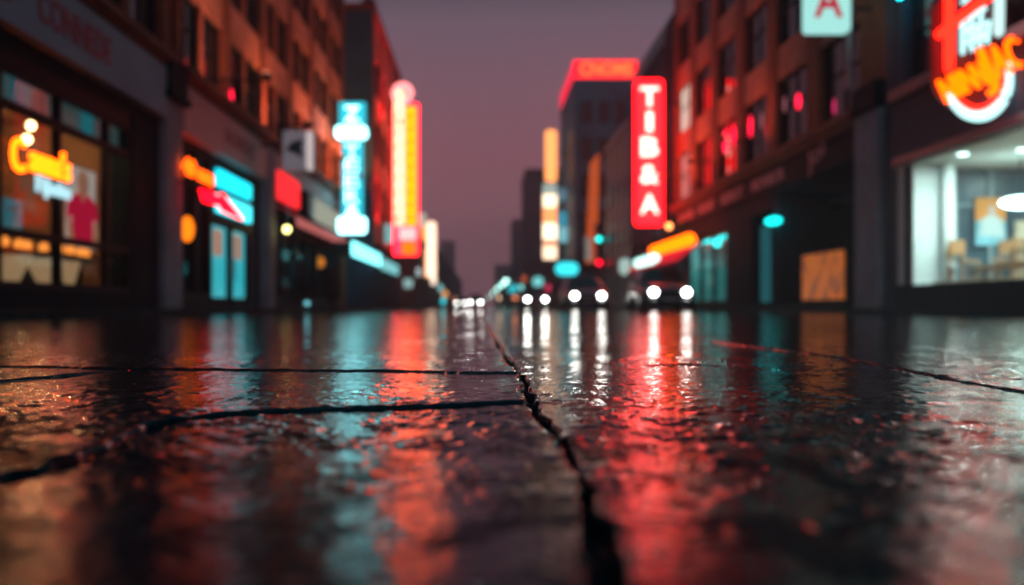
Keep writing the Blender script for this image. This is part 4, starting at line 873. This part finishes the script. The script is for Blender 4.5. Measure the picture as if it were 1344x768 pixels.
MB().box(9.98, 10.02, 34.3, 35.6, 0.3, 3.0).build('diffuser', glow('dim teal panel', (0.01, 0.085, 0.10), 1.0), s_)
MB().box(9.97, 10.04, 34.22, 34.28, 0.2, 3.05).build('frame', M['dark'], s_)
op = bpy.data.materials.new('orange poster print'); op.use_nodes = True
n = op.node_tree.nodes; l = op.node_tree.links; b = n['Principled BSDF']; t = n.new('ShaderNodeTexCoord'); x = n.new('ShaderNodeTexNoise'); x.inputs['Scale'].default_value = 1.6; x.inputs['Detail'].default_value = 3
r = n.new('ShaderNodeValToRGB'); r.color_ramp.elements[0].color = (0.40, 0.10, 0.03, 1); r.color_ramp.elements[0].position = 0.38; r.color_ramp.elements[1].color = (0.80, 0.20, 0.01, 1); r.color_ramp.elements[1].position = 0.55
l.new(t.outputs['Object'], x.inputs['Vector']); l.new(x.outputs['Fac'], r.inputs[0]); l.new(r.outputs[0], b.inputs['Base Color']); l.new(r.outputs[0], b.inputs['Emission Color']); b.inputs['Emission Strength'].default_value = 0.42
s_ = thing('poster_board', 'orange backlit poster panel standing in the dark arcade', 'poster', (9.6, 28.2, 0.1))
MB().box(9.72, 9.76, 26.75, 30.2, 0.35, 1.68).build('print', op, s_)
MB().box(9.762, 9.82, 26.7, 30.25, 0.1, 1.73).build('frame', M['dark'], s_, bevel=0.01)
s_ = thing('floor_lamp', 'dim teal floor lamp right of the orange poster', 'lamp', (9.8, 26.0, 0.1))
MB().box(10.3, 10.55, 27.0, 27.4, 0.3, 1.0).build('shade', glow('dim teal shade', (0.01, 0.15, 0.18), 1.0), s_, bevel=0.03)
MB().box(10.4, 10.45, 27.15, 27.25, 0.2, 0.3).build('base', M['dark'], s_)

# ------------------------------------------------------------------ left shop interior
warm_bulb = glow('warm bulb', (14, 7.5, 3.2), 1.0)
bp = None
for i, (px, py, d, lab) in enumerate(((40, 165, 18.6, 'upper of the two round warm bulbs behind the orange script'), (35, 183, 18.2, 'lower of the two round warm bulbs behind the orange script'))):
    s_ = thing('pendant_lamp', lab, 'lamp', (xs(px, d), d, zs_(py, d)-0.1), 'pendant bulbs in the left shop')
    MB().ball((xs(px, d), d, zs_(py, d)), 0.085).build('bulb', warm_bulb, s_, smooth=True)
    MB().tube([(xs(px, d), d, zs_(py, d)+0.08), (xs(px, d), d, 3.88)], 0.01, 6).build('cord', M['dark'], s_)
    lg = bpy.data.lights.new('bulb light', 'POINT'); lg.energy = 320; lg.color = (1, 0.50, 0.22); lg.shadow_soft_size = 0.09
    lo = bpy.data.objects.new('bulb_light', lg); C.objects.link(lo); lo.parent = s_; lo.location = (0, 0, 0.1)
# poster of a bald man in a red shirt
s_ = thing('poster', 'pale poster of a bald man in a red polo shirt in the left window', 'poster', (-7.5, 18.7, 1.2))
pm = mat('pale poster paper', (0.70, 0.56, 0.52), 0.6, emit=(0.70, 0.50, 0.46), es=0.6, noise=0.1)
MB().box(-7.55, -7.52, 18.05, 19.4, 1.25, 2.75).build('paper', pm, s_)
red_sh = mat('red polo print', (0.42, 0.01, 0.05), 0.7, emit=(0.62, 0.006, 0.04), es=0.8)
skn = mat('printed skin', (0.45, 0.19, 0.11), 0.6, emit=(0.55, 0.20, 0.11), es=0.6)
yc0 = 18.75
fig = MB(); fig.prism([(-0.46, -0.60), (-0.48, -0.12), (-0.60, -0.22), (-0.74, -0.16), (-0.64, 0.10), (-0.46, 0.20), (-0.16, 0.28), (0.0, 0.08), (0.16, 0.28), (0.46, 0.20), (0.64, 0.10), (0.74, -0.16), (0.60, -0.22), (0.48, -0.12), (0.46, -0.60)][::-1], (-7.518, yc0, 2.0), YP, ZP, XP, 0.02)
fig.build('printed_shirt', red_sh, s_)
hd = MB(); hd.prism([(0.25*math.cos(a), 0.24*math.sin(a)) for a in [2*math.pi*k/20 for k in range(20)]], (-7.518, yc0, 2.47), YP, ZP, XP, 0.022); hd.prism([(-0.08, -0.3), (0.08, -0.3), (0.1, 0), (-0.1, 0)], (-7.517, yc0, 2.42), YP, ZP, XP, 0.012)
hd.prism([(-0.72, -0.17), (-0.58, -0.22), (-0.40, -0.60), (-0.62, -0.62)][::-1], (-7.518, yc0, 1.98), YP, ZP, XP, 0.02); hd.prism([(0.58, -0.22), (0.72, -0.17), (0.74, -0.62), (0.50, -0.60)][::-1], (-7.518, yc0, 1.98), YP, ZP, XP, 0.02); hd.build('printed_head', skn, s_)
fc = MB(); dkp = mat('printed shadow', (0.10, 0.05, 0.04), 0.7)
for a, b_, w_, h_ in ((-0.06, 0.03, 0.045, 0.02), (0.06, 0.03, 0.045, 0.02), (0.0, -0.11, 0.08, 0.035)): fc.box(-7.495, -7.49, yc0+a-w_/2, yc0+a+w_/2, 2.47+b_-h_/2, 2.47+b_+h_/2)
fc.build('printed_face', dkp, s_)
s_ = thing('notice', 'small teal notice low in the near pane under the orange script', 'poster', (-7.2, 15.3, 1.3))
MB().box(-7.19, -7.17, 14.95, 15.55, 1.36, 1.80).build('paper', mat('teal notice', (0.05, 0.25, 0.30), 0.6, emit=(0.03, 0.16, 0.20), es=0.7), s_)
MB().box(-7.168, -7.166, 15.02, 15.45, 1.62, 1.66).build('print_line', M['white'], s_)
s_ = thing('window_lamp', 'red round lamp high in the far pane of the left shop', 'lamp', (-7.25, 19.2, 3.3)); dd = 7.25*1307/(632-140)
MB().ball((-7.25, dd, zs_(166, dd)), 0.13, 0.3, 1, 1.4).build('shade', dimred, s_, smooth=True); MB().tube([(-7.25, dd, zs_(166, dd)+0.15), (-7.25, dd, 3.9)], 0.01, 6).build('cord', M['dark'], s_)
s_ = thing('hanging_banner', 'narrow teal banner in the top panes left of the red lamp', 'banner', (-7.25, 18.3, 3.2)); dd = 7.25*1307/(632-115)
MB().box(-7.26, -7.24, dd-0.22, dd+0.22, 3.20, 3.75).build('cloth', mat('teal banner', (0.02, 0.16, 0.20), 0.6, emit=(0.01, 0.16, 0.20), es=0.8), s_); MB().tube([(-7.25, dd-0.25, 3.76), (-7.25, dd+0.25, 3.76)], 0.012, 6).build('rod', M['dark'], s_)
s_ = thing('hanging_banner', 'blurred teal banner in the top pane above the orange script', 'banner', (-7.25, 15.3, 3.2)); dd = 7.25*1307/(632-25)
MB().box(-7.26, -7.24, dd-0.3, dd+0.3, 3.20, 3.75).build('cloth', mat('teal banner dim', (0.02, 0.12, 0.15), 0.6, emit=(0.01, 0.10, 0.13), es=0.8), s_); MB().tube([(-7.25, dd-0.32, 3.76), (-7.25, dd+0.32, 3.76)], 0.012, 6).build('rod', M['dark'], s_)
# counter with cone stands and amber candles
ct = thing('display_counter', 'dark shelf carrying the row of amber candles in the left shop', 'counter', (-7.6, 16.5, 0.2))
MB().box(-7.9, -7.35, 13.2, 19.8, 1.02, 1.08).build('shelf', M['wood'], ct)
MB().box(-8.4, -7.95, 13.2, 19.8, 0.2, 1.0).build('cabinet', M['black'], ct)
cmat = mat('lit cream napkin', (0.70, 0.42, 0.25), 0.8, emit=(0.7, 0.36, 0.18), es=0.55)  # glow in the material stands in for light falling on the cones
vs_labels = ['cream cone stand under the first candles, near pane', 'cream cone stand left of the window bar', 'cream cone stand right of the window bar', 'small cream cone stand under the poster']
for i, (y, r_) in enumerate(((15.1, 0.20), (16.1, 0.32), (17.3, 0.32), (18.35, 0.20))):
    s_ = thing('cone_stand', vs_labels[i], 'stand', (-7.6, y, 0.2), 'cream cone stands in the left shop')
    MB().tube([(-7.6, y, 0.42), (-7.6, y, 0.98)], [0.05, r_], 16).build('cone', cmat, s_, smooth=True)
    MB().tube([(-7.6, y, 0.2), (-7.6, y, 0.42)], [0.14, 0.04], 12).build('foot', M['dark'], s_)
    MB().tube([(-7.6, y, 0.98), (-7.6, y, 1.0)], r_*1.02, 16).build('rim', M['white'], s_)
cg = glow('amber candle glass', (1.9, 0.45, 0.07), 1.0)
cn = thing('candle', 'amber glass candles in a row on the shelf of the left shop', 'candle', (-7.5, 13.6, 1.08), 'amber candles on the shelf')
MB().ball((-7.5, 13.6, 1.17), 0.085, 1, 1, 1).build('glass', cg, cn, smooth=True); MB().tube([(-7.5, 13.6, 1.08), (-7.5, 13.6, 1.10)], 0.06, 10).build('saucer', M['dark'], cn)
for k in range(1, 12):
    c = copy_tree(cn); c.location = (-7.5+0.06*math.sin(k*5), 13.6+0.5*k+0.08*math.sin(k*9), 1.08)
# display ledge
MB().box(-7.45, -7.2, 13.0, 20.0, 0.44, 0.497).build('display_ledge', M['wood'], b0)

# ------------------------------------------------------------------ right shop interior
pf = thing('display_platform', 'low dark platform that carries the tan furniture in the bright shop', 'platform', (12.5, 21, 0.6)); MB().box(10.5, 15.5, 15, 23.7, 0.602, 0.72).build('deck', M['wood'], pf, bevel=0.02)
MB().box(10.46, 10.498, 15, 23.7, 0.602, 0.70).build('skirting', M['dark'], pf)
dls = [(10.35, 21.4), (11.3, 20.8), (10.35, 17.0), (12.6, 17.0), (13.2, 21.4), (11.3, 13.0)]
dl_lab = ['downlight nearest the glass above the white jamb', 'bright downlight in the middle of the white ceiling', 'downlight near the glass outside the right edge of the picture', 'rear downlight toward the right edge', 'rear downlight near the blue grey partition', 'downlight deep in the near end of the bright shop']
for (x_, y), lab in zip(dls, dl_lab):
    s_ = thing('downlight', lab, 'lamp', (x_, y, 3.4), 'round downlights in the bright shop')
    MB().tube([(x_, y, 3.425), (x_, y, 3.445)], 0.11, 16).build('lens', glow('downlight lens', (9, 11, 10), 1.0), s_)
    a = MB(); a.tube([(x_+0.13*math.cos(q), y+0.13*math.sin(q), 3.438) for q in [2*math.pi*k/16 for k in range(17)]], 0.012, 6, False); a.build('trim_ring', M['steel'], s_)
    lg = bpy.data.lights.new('downlight', 'AREA'); lg.shape = 'DISK'; lg.size = 0.22; lg.energy = 120; lg.color = (0.85, 1.0, 0.96)
    lo = bpy.data.objects.new('downlight_beam', lg); C.objects.link(lo); lo.parent = s_; lo.location = (0, 0, 0.02)
s_ = thing('pendant_lamp', 'wide white oval pendant lamp at the right edge of the bright shop', 'lamp', (11.75, 21.7, 2.3))
MB().ball((11.75, 21.7, 2.42), 0.42, 1, 1, 0.33).build('shade', glow('white pendant', (9, 11.5, 10.5), 1.0), s_, smooth=True); MB().tube([(11.75, 21.7, 2.55), (11.75, 21.7, 3.45)], 0.012, 6).build('cord', M['dark'], s_)
s_ = thing('poster', 'orange and blue poster of a pale figure on the partition of the bright shop', 'poster', (12.4, 23.8, 1.7)); yq = 23.80
pq = lambda px: xs(px, yq); pz = lambda py: zs_(py, yq)
MB().box(pq(1280), pq(1319), yq-0.03, yq, pz(322), pz(290)).build('lower_paper', mat('blue white paper', (0.25, 0.55, 0.65), 0.6, noise=0.3), s_)
MB().box(pq(1280), pq(1319), yq-0.03, yq, pz(289.9), pz(260)).build('upper_paper', mat('orange paper', (0.80, 0.30, 0.06), 0.6, noise=0.1), s_)
a = MB(); a.prism([(0.11*math.cos(q), 0.15*math.sin(q)) for q in [2*math.pi*k/16 for k in range(16)]], (pq(1301), yq-0.031, pz(277)), XP, ZP, -YP, 0.008); a.build('printed_head', mat('printed face', (0.75, 0.50, 0.42), 0.6), s_)
a = MB(); a.prism([(-0.30, -0.42), (0.30, -0.42), (0.22, -0.02), (0.08, 0.08), (-0.08, 0.08), (-0.24, -0.02)][::-1], (pq(1301), yq-0.032, pz(287)), XP, ZP, -YP, -0.0); 
a = MB(); a.prism([(-0.30, -0.42), (0.30, -0.42), (0.22, -0.02), (0.08, 0.08), (-0.08, 0.08), (-0.24, -0.02)], (pq(1301), yq-0.033, pz(287)), XP, ZP, -YP, 0.008); a.build('printed_shirt', mat('printed white shirt', (0.65, 0.72, 0.72), 0.6), s_)
def chair(loc, rz, lab, grp='tan chairs in the bright shop'):
    t_ = thing('chair', lab, 'chair', (0, 0, 0), grp)
    MB().box(-0.24, 0.24, -0.24, 0.24, 0.42, 0.47).build('seat', M['wood'], t_, bevel=0.015)
    a = MB(); a.box(-0.24, 0.24, 0.205, 0.24, 0.62, 0.95); a.build('backrest', M['wood'], t_, bevel=0.01)
    for x_ in (-0.21, 0.21):
        MB().tube([(x_, -0.2, 0), (x_, -0.2, 0.42)], [0.018, 0.025], 8).build('leg', M['wood'], t_)
        MB().tube([(x_, 0.22, 0), (x_, 0.22, 0.42), (x_, 0.24, 0.9)], [0.018, 0.025, 0.02], 8).build('leg', M['wood'], t_)
    t_.location = loc; t_.rotation_euler = (0, 0, rz); return t_
chair((10.9, 22.5, 0.72), 0.3, 'tall tan chair against the white jamb')
chair((11.55, 21.9, 0.72), -2.4, 'tan chair left of the table, turned towards the glass')
chair((12.1, 22.6, 0.72), 0.1, 'tan chair behind the table, below the poster')
chair((11.6, 20.3, 0.72), 2.0, 'nearest tan chair, at the right edge of the picture')
tb = thing('table', 'tan wooden table among the chairs under the poster', 'table', (11.9, 21.5, 0.72))
MB().box(11.45, 12.5, 21.0, 21.7, 1.36, 1.42).build('tabletop', M['wood'], tb, bevel=0.01)
for x_ in (11.52, 12.43):
    for y in (21.07, 21.63): MB().tube([(x_, y, 0.72), (x_, y, 1.36)], [0.025, 0.035], 8).build('leg', M['wood'], tb)
for i, (x_, y, lab) in enumerate(((11.7, 21.3, 'left cream box on the tan table'), (12.1, 21.4, 'right cream box on the tan table'))):
    s_ = thing('gift_box', lab, 'box', (x_, y, 1.42)); MB().box(x_-0.13, x_+0.13, y-0.1, y+0.1, 1.42, 1.55).build('body', M['cloth'], s_, bevel=0.01); MB().box(x_-0.14, x_+0.14, y-0.11, y+0.11, 1.552, 1.60).build('lid', M['cloth'], s_, bevel=0.01)
sp_ = thing('stool', 'low tan bench along the glass of the bright shop', 'bench', (11.0, 20.8, 0.72))
MB().box(10.75, 11.15, 19.2, 22.0, 0.95, 1.02).build('seat', M['wood'], sp_, bevel=0.01)
for x_ in (10.8, 11.1):
    for y in (19.3, 21.9): MB().tube([(x_, y, 0.72), (x_, y, 0.95)], 0.025, 8).build('leg', M['wood'], sp_)

# ------------------------------------------------------------------ people (dark coats, left pavement)
def person(loc, h, rz, lab, coat, mirror=1):
    t_ = thing('person', lab, 'person', (0, 0, 0), None)
    def skin(name, chain, m_, parent):
        bm_v = [Vector(p[:3]) for p in chain['v']]; me_ = bpy.data.meshes.new(name); me_.from_pydata(bm_v, chain['e'], [])
        o = bpy.data.objects.new(name, me_); C.objects.link(o); o.parent = parent
        sk = o.modifiers.new('skin', 'SKIN'); 
        for i, p in enumerate(chain['v']): me_.skin_vertices[0].data[i].radius = (p[3], p[3] if len(p) < 5 else p[4])
        me_.skin_vertices[0].data[0].use_root = True
        sb = o.modifiers.new('sub', 'SUBSURF'); sb.levels = 1; sb.render_levels = 2; me_.materials.append(m_); 
        return o
    s = h/1.8; mi = mirror
    v = [(0,0,.95,.16,.12),(0,0,1.15,.15,.11),(0,0,1.38,.19,.12),(0,0,1.50,.07,.07),(0,-.01,1.58,.055,.06),(0,-.02,1.68,.085,.10),(0,-.02,1.76,.06,.08),
         (-.10,0,.90,.10,.10),(-.11,-.10*mi,.50,.065,.07),(-.11,.02*mi,.09,.045,.045),(-.11,-.10*mi,.04,.045,.03),
         (.10,0,.90,.10,.10),(.11,.08*mi,.50,.065,.07),(.11,.26*mi,.12,.045,.045),(.11,.15*mi,.05,.045,.03),
         (-.21,0,1.42,.06,.06),(-.27,.06*mi,1.14,.05,.05),(-.26,-.03*mi,.90,.04,.04),(-.26,-.06*mi,.80,.035,.045),
         (.21,0,1.42,.06,.06),(.27,.0,1.14,.05,.05),(.26,-.12*mi,.92,.04,.04),(.26,-.15*mi,.83,.035,.045)]
    e_ = [(0,1),(1,2),(2,3),(3,4),(4,5),(5,6),(0,7),(7,8),(8,9),(9,10),(0,11),(11,12),(12,13),(13,14),(2,15),(15,16),(16,17),(17,18),(2,19),(19,20),(20,21),(21,22)]
    o = skin('body', dict(v=v, e=e_), M['black'], t_)
    me_ = MB(); me_.tube([(0,0,.72),(0,0,.95),(0,0,1.15),(0,0,1.35),(0,0,1.47)], [.23,.20,.19,.22,.12], 18); c_ = me_.build('coat', coat, t_, smooth=True)
    hm = MB(); hm.ball((0, .0, 1.72), .105, .9, 1.05, 1.0); hm.build('hair', mat('dark hair', (0.015, 0.01, 0.01), 0.5), t_, smooth=True)
    fm = MB(); fm.ball((0, -.055, 1.665), .085, .85, .9, 1.25); fm.ball((0, -.135, 1.66), .018); f_ = fm.build('face', M['skin'], t_, smooth=True)
    t_.scale = (s, s, s); t_.location = loc; t_.rotation_euler = (0, 0, rz)
    return t_
person((xs(388, 31), 31.0, 0.10), 1.86, 0.35, 'person in a long dark coat walking on the left pavement, nearer one', mat('dark coat', (0.015, 0.018, 0.025), 0.7, noise=0.3))
person((xs(434, 38), 38.0, 0.10), 1.72, 2.9, 'person in a dark plum coat walking away under the far part of the awning', mat('plum coat', (0.04, 0.015, 0.02), 0.7, noise=0.3), -1)
s_ = thing('ground_lamp', 'little aqua lamp low on the left pavement by the nearer person', 'lamp', (xs(403, 31.5), 31.5, 0.1))
MB().ball((xs(403, 31.5), 31.5, 0.25), 0.08).build('globe', glow('aqua globe', (0.25, 0.9, 1.0), 1.0), s_, smooth=True); MB().tube([(xs(403, 31.5), 31.5, 0.1), (xs(403, 31.5), 31.5, 0.19)], 0.04, 8).build('base', M['dark'], s_)

# ------------------------------------------------------------------ traffic signal
px_, d = 8.75+0.35, 77.0; px_ = xs(786, d)
s_ = thing('traffic_signal', 'traffic signal on the right kerb with a teal light above a red one', 'traffic light', (px_, d, 0.1))
MB().tube([(px_, d+0.25, 0.1), (px_, d+0.25, 5.9)], 0.07, 10).build('pole', M['dark'], s_)
for py, col, hn in ((314, (0.02, 3.5, 3.2), 'green_lamp'), (345, (5.0, 0.01, 0.12), 'red_lamp')):
    z = zs_(py, d); hs = MB().box(px_-0.28, px_+0.28, d-0.1, d+0.15, z-0.35, z+0.35).build('housing', M['dark'], s_, bevel=0.04)
    MB().tube([(px_, d-0.14, z), (px_, d-0.105, z)], 0.20, 16).build(hn, glow(hn.replace('_', ' '), col, 1.0), hs)

# ------------------------------------------------------------------ cars
def car_proto(paint, lab, lamp=24.0, grp='oncoming cars with headlights on'):
    t_ = thing('car', lab, 'car', (0, 0, 0), grp)
    # lofted body: y from nose (-2.2) to tail (2.2)
    secs = [(-2.20, 0.35, 0.60, 0.72), (-2.10, 0.28, 0.72, 0.86), (-1.6, 0.24, 0.86, 0.93), (-0.9, 0.22, 0.96, 0.95), (0.3, 0.22, 1.0, 0.96), (1.4, 0.24, 1.02, 0.94), (2.05, 0.30, 0.98, 0.86), (2.18, 0.42, 0.85, 0.74)]
    def ring(y, z0, z1, hw): return [(-hw*0.9, y, z0), (-hw, y, z0+0.18), (-hw, y, z0+(z1-z0)*0.6), (-hw*0.88, y, z1-0.03), (-hw*0.5, y, z1), (hw*0.5, y, z1), (hw*0.88, y, z1-0.03), (hw, y, z0+(z1-z0)*0.6), (hw, y, z0+0.18), (hw*0.9, y, z0)]
    def loft(secs, cap=True):
        mb = MB(); vs = [p for s in secs for p in ring(*s)]; n_ = 10; fs = []
        for i in range(len(secs)-1):
            for k in range(n_): fs.append((i*n_+k, i*n_+(k+1) % n_, (i+1)*n_+(k+1) % n_, (i+1)*n_+k))
        fs += [tuple(range(n_)), tuple((len(secs)-1)*n_+k for k in range(n_))[::-1]]
        return mb.add(vs, fs)
    loft(secs).build('body', paint, t_, smooth=True, bevel=0.0)
    cab = MB(); lo_, hi = [(-0.95, .86), (1.55, .84)], None
    cab.add([(-.84,-.95,.97),(.84,-.95,.97),(.84,1.65,1.0),(-.84,1.65,1.0),(-.62,-.2,1.42),(.62,-.2,1.42),(.62,1.1,1.42),(-.62,1.1,1.42)], [(0,3,2,1),(4,5,6,7),(0,1,5,4),(1,2,6,5),(2,3,7,6),(3,0,4,7)])
    cab.build('cabin_glass', M['glassdark'], t_, bevel=0.05)
    MB().box(-.60, .60, -.16, 1.06, 1.425, 1.465).build('roof', paint, t_, bevel=0.02)
    for sx in (-1, 1):
        a = MB(); a.ball((sx*0.565, -2.19, 0.60), 0.12, 1.1, 0.6, 0.95); a.build('headlight', glow('headlight', (1.0, 1.0, 0.93), lamp), t_, smooth=True)
        MB().box(sx*0.98-0.09, sx*0.98+0.09, -0.75, -0.6, 0.98, 1.12).build('mirror', paint, t_, bevel=0.02)
        for y in (-1.4, 1.4):
            wy = MB(); wy.tube([(sx*0.78, y, 0.32), (sx*0.96, y, 0.32)], 0.32, 20); w_ = wy.build('wheel', M['black'], t_)
            MB().tube([(sx*0.962, y, 0.32), (sx*0.975, y, 0.32)], 0.20, 14).build('rim', M['steel'], w_)
    MB().box(-.42, .42, -2.225, -2.19, 0.42, 0.56).build('grille', M['dark'], t_); MB().box(-.24, .24, -2.24, -2.228, 0.34, 0.42).build('number_plate', M['white'], t_)
    for sx in (-1, 1): MB().box(sx*0.6-0.14, sx*0.6+0.14, 2.14, 2.20, 0.70, 0.80).build('tail_light', mat('tail lens', (0.2, 0.0, 0.01), 0.3), t_)
    return t_
paint = mat('dark blue grey paint', (0.09, 0.13, 0.17), 0.25, noise=0.2)
c0 = car_proto(paint, 'dark car under the aqua oval sign, headlights on, in the middle of the row')
c0.location = (xs(765.5, 44), 44.1, 0)
c1 = copy_tree(c0); c1['label'] = 'dark car closest of all, headlights on, by the red awning on the right'; c1.location = (xs(866, 38), 38.2, 0); c1.scale = (1.05, 1.05, 1.10)
c2 = copy_tree(c0); c2['label'] = 'car left of the middle one with paired warm white headlights'; c2.location = (xs(701.5, 66), 66, 0)
c3 = copy_tree(c0); c3['label'] = 'car a speck at the far end of the road, right one of the far glare'; c3.location = (xs(624, 112), 112, 0)
c4 = copy_tree(c0); c4['label'] = 'car a speck at the far end of the road, left one of the far glare'; c4.location = (xs(605, 140), 140, 0)
for c_ in (c3, c4): c_['group'] = 'oncoming cars with headlights on'

# ------------------------------------------------------------------ far street lamps
lamp_lab = ['street lamp, nearest of the pale aqua row at the end of the street', 'street lamp, second of the pale aqua row', 'street lamp, third of the pale aqua row', 'street lamp, last and faintest of the pale aqua row', 'street lamp, fifth and lowest of the row']
for k, (px, py, d) in enumerate(((664, 369, 215), (659, 374, 250), (653, 379, 300), (647, 385, 370), (641, 391, 460))):
    x_, z = xs(px, d), zs_(py, d)
    s_ = thing('street_lamp', lamp_lab[k], 'street lamp', (8.95, d, 0.1), 'street lamps at the end of the street')
    MB().tube([(9.1, d, 0.1), (9.1, d, z+0.3), (x_, d, z+0.55)], [0.12, 0.08, 0.06], 8).build('pole', M['dark'], s_)
    MB().ball((x_, d, z), 0.55, 1, 1, 0.9).build('lamp_head', glow('pale aqua lamp', (1.6, 3.2, 2.8), 2.0), s_, smooth=True)

# ------------------------------------------------------------------ evening haze
hz = MB().box(-78, 78, -30, 614, -1.3, 40).build('haze', bpy.data.materials.new('evening haze'), kind='stuff')
hm_ = hz.data.materials[0]; hm_.use_nodes = True; nn = hm_.node_tree.nodes; nn.remove(nn['Principled BSDF'])
pv = nn.new('ShaderNodeVolumePrincipled'); pv.inputs['Density'].default_value = 0.0023; pv.inputs['Color'].default_value = (0.92, 0.80, 0.84, 1); pv.inputs['Anisotropy'].default_value = 0.35
hm_.node_tree.links.new(pv.outputs[0], nn['Material Output'].inputs['Volume'])
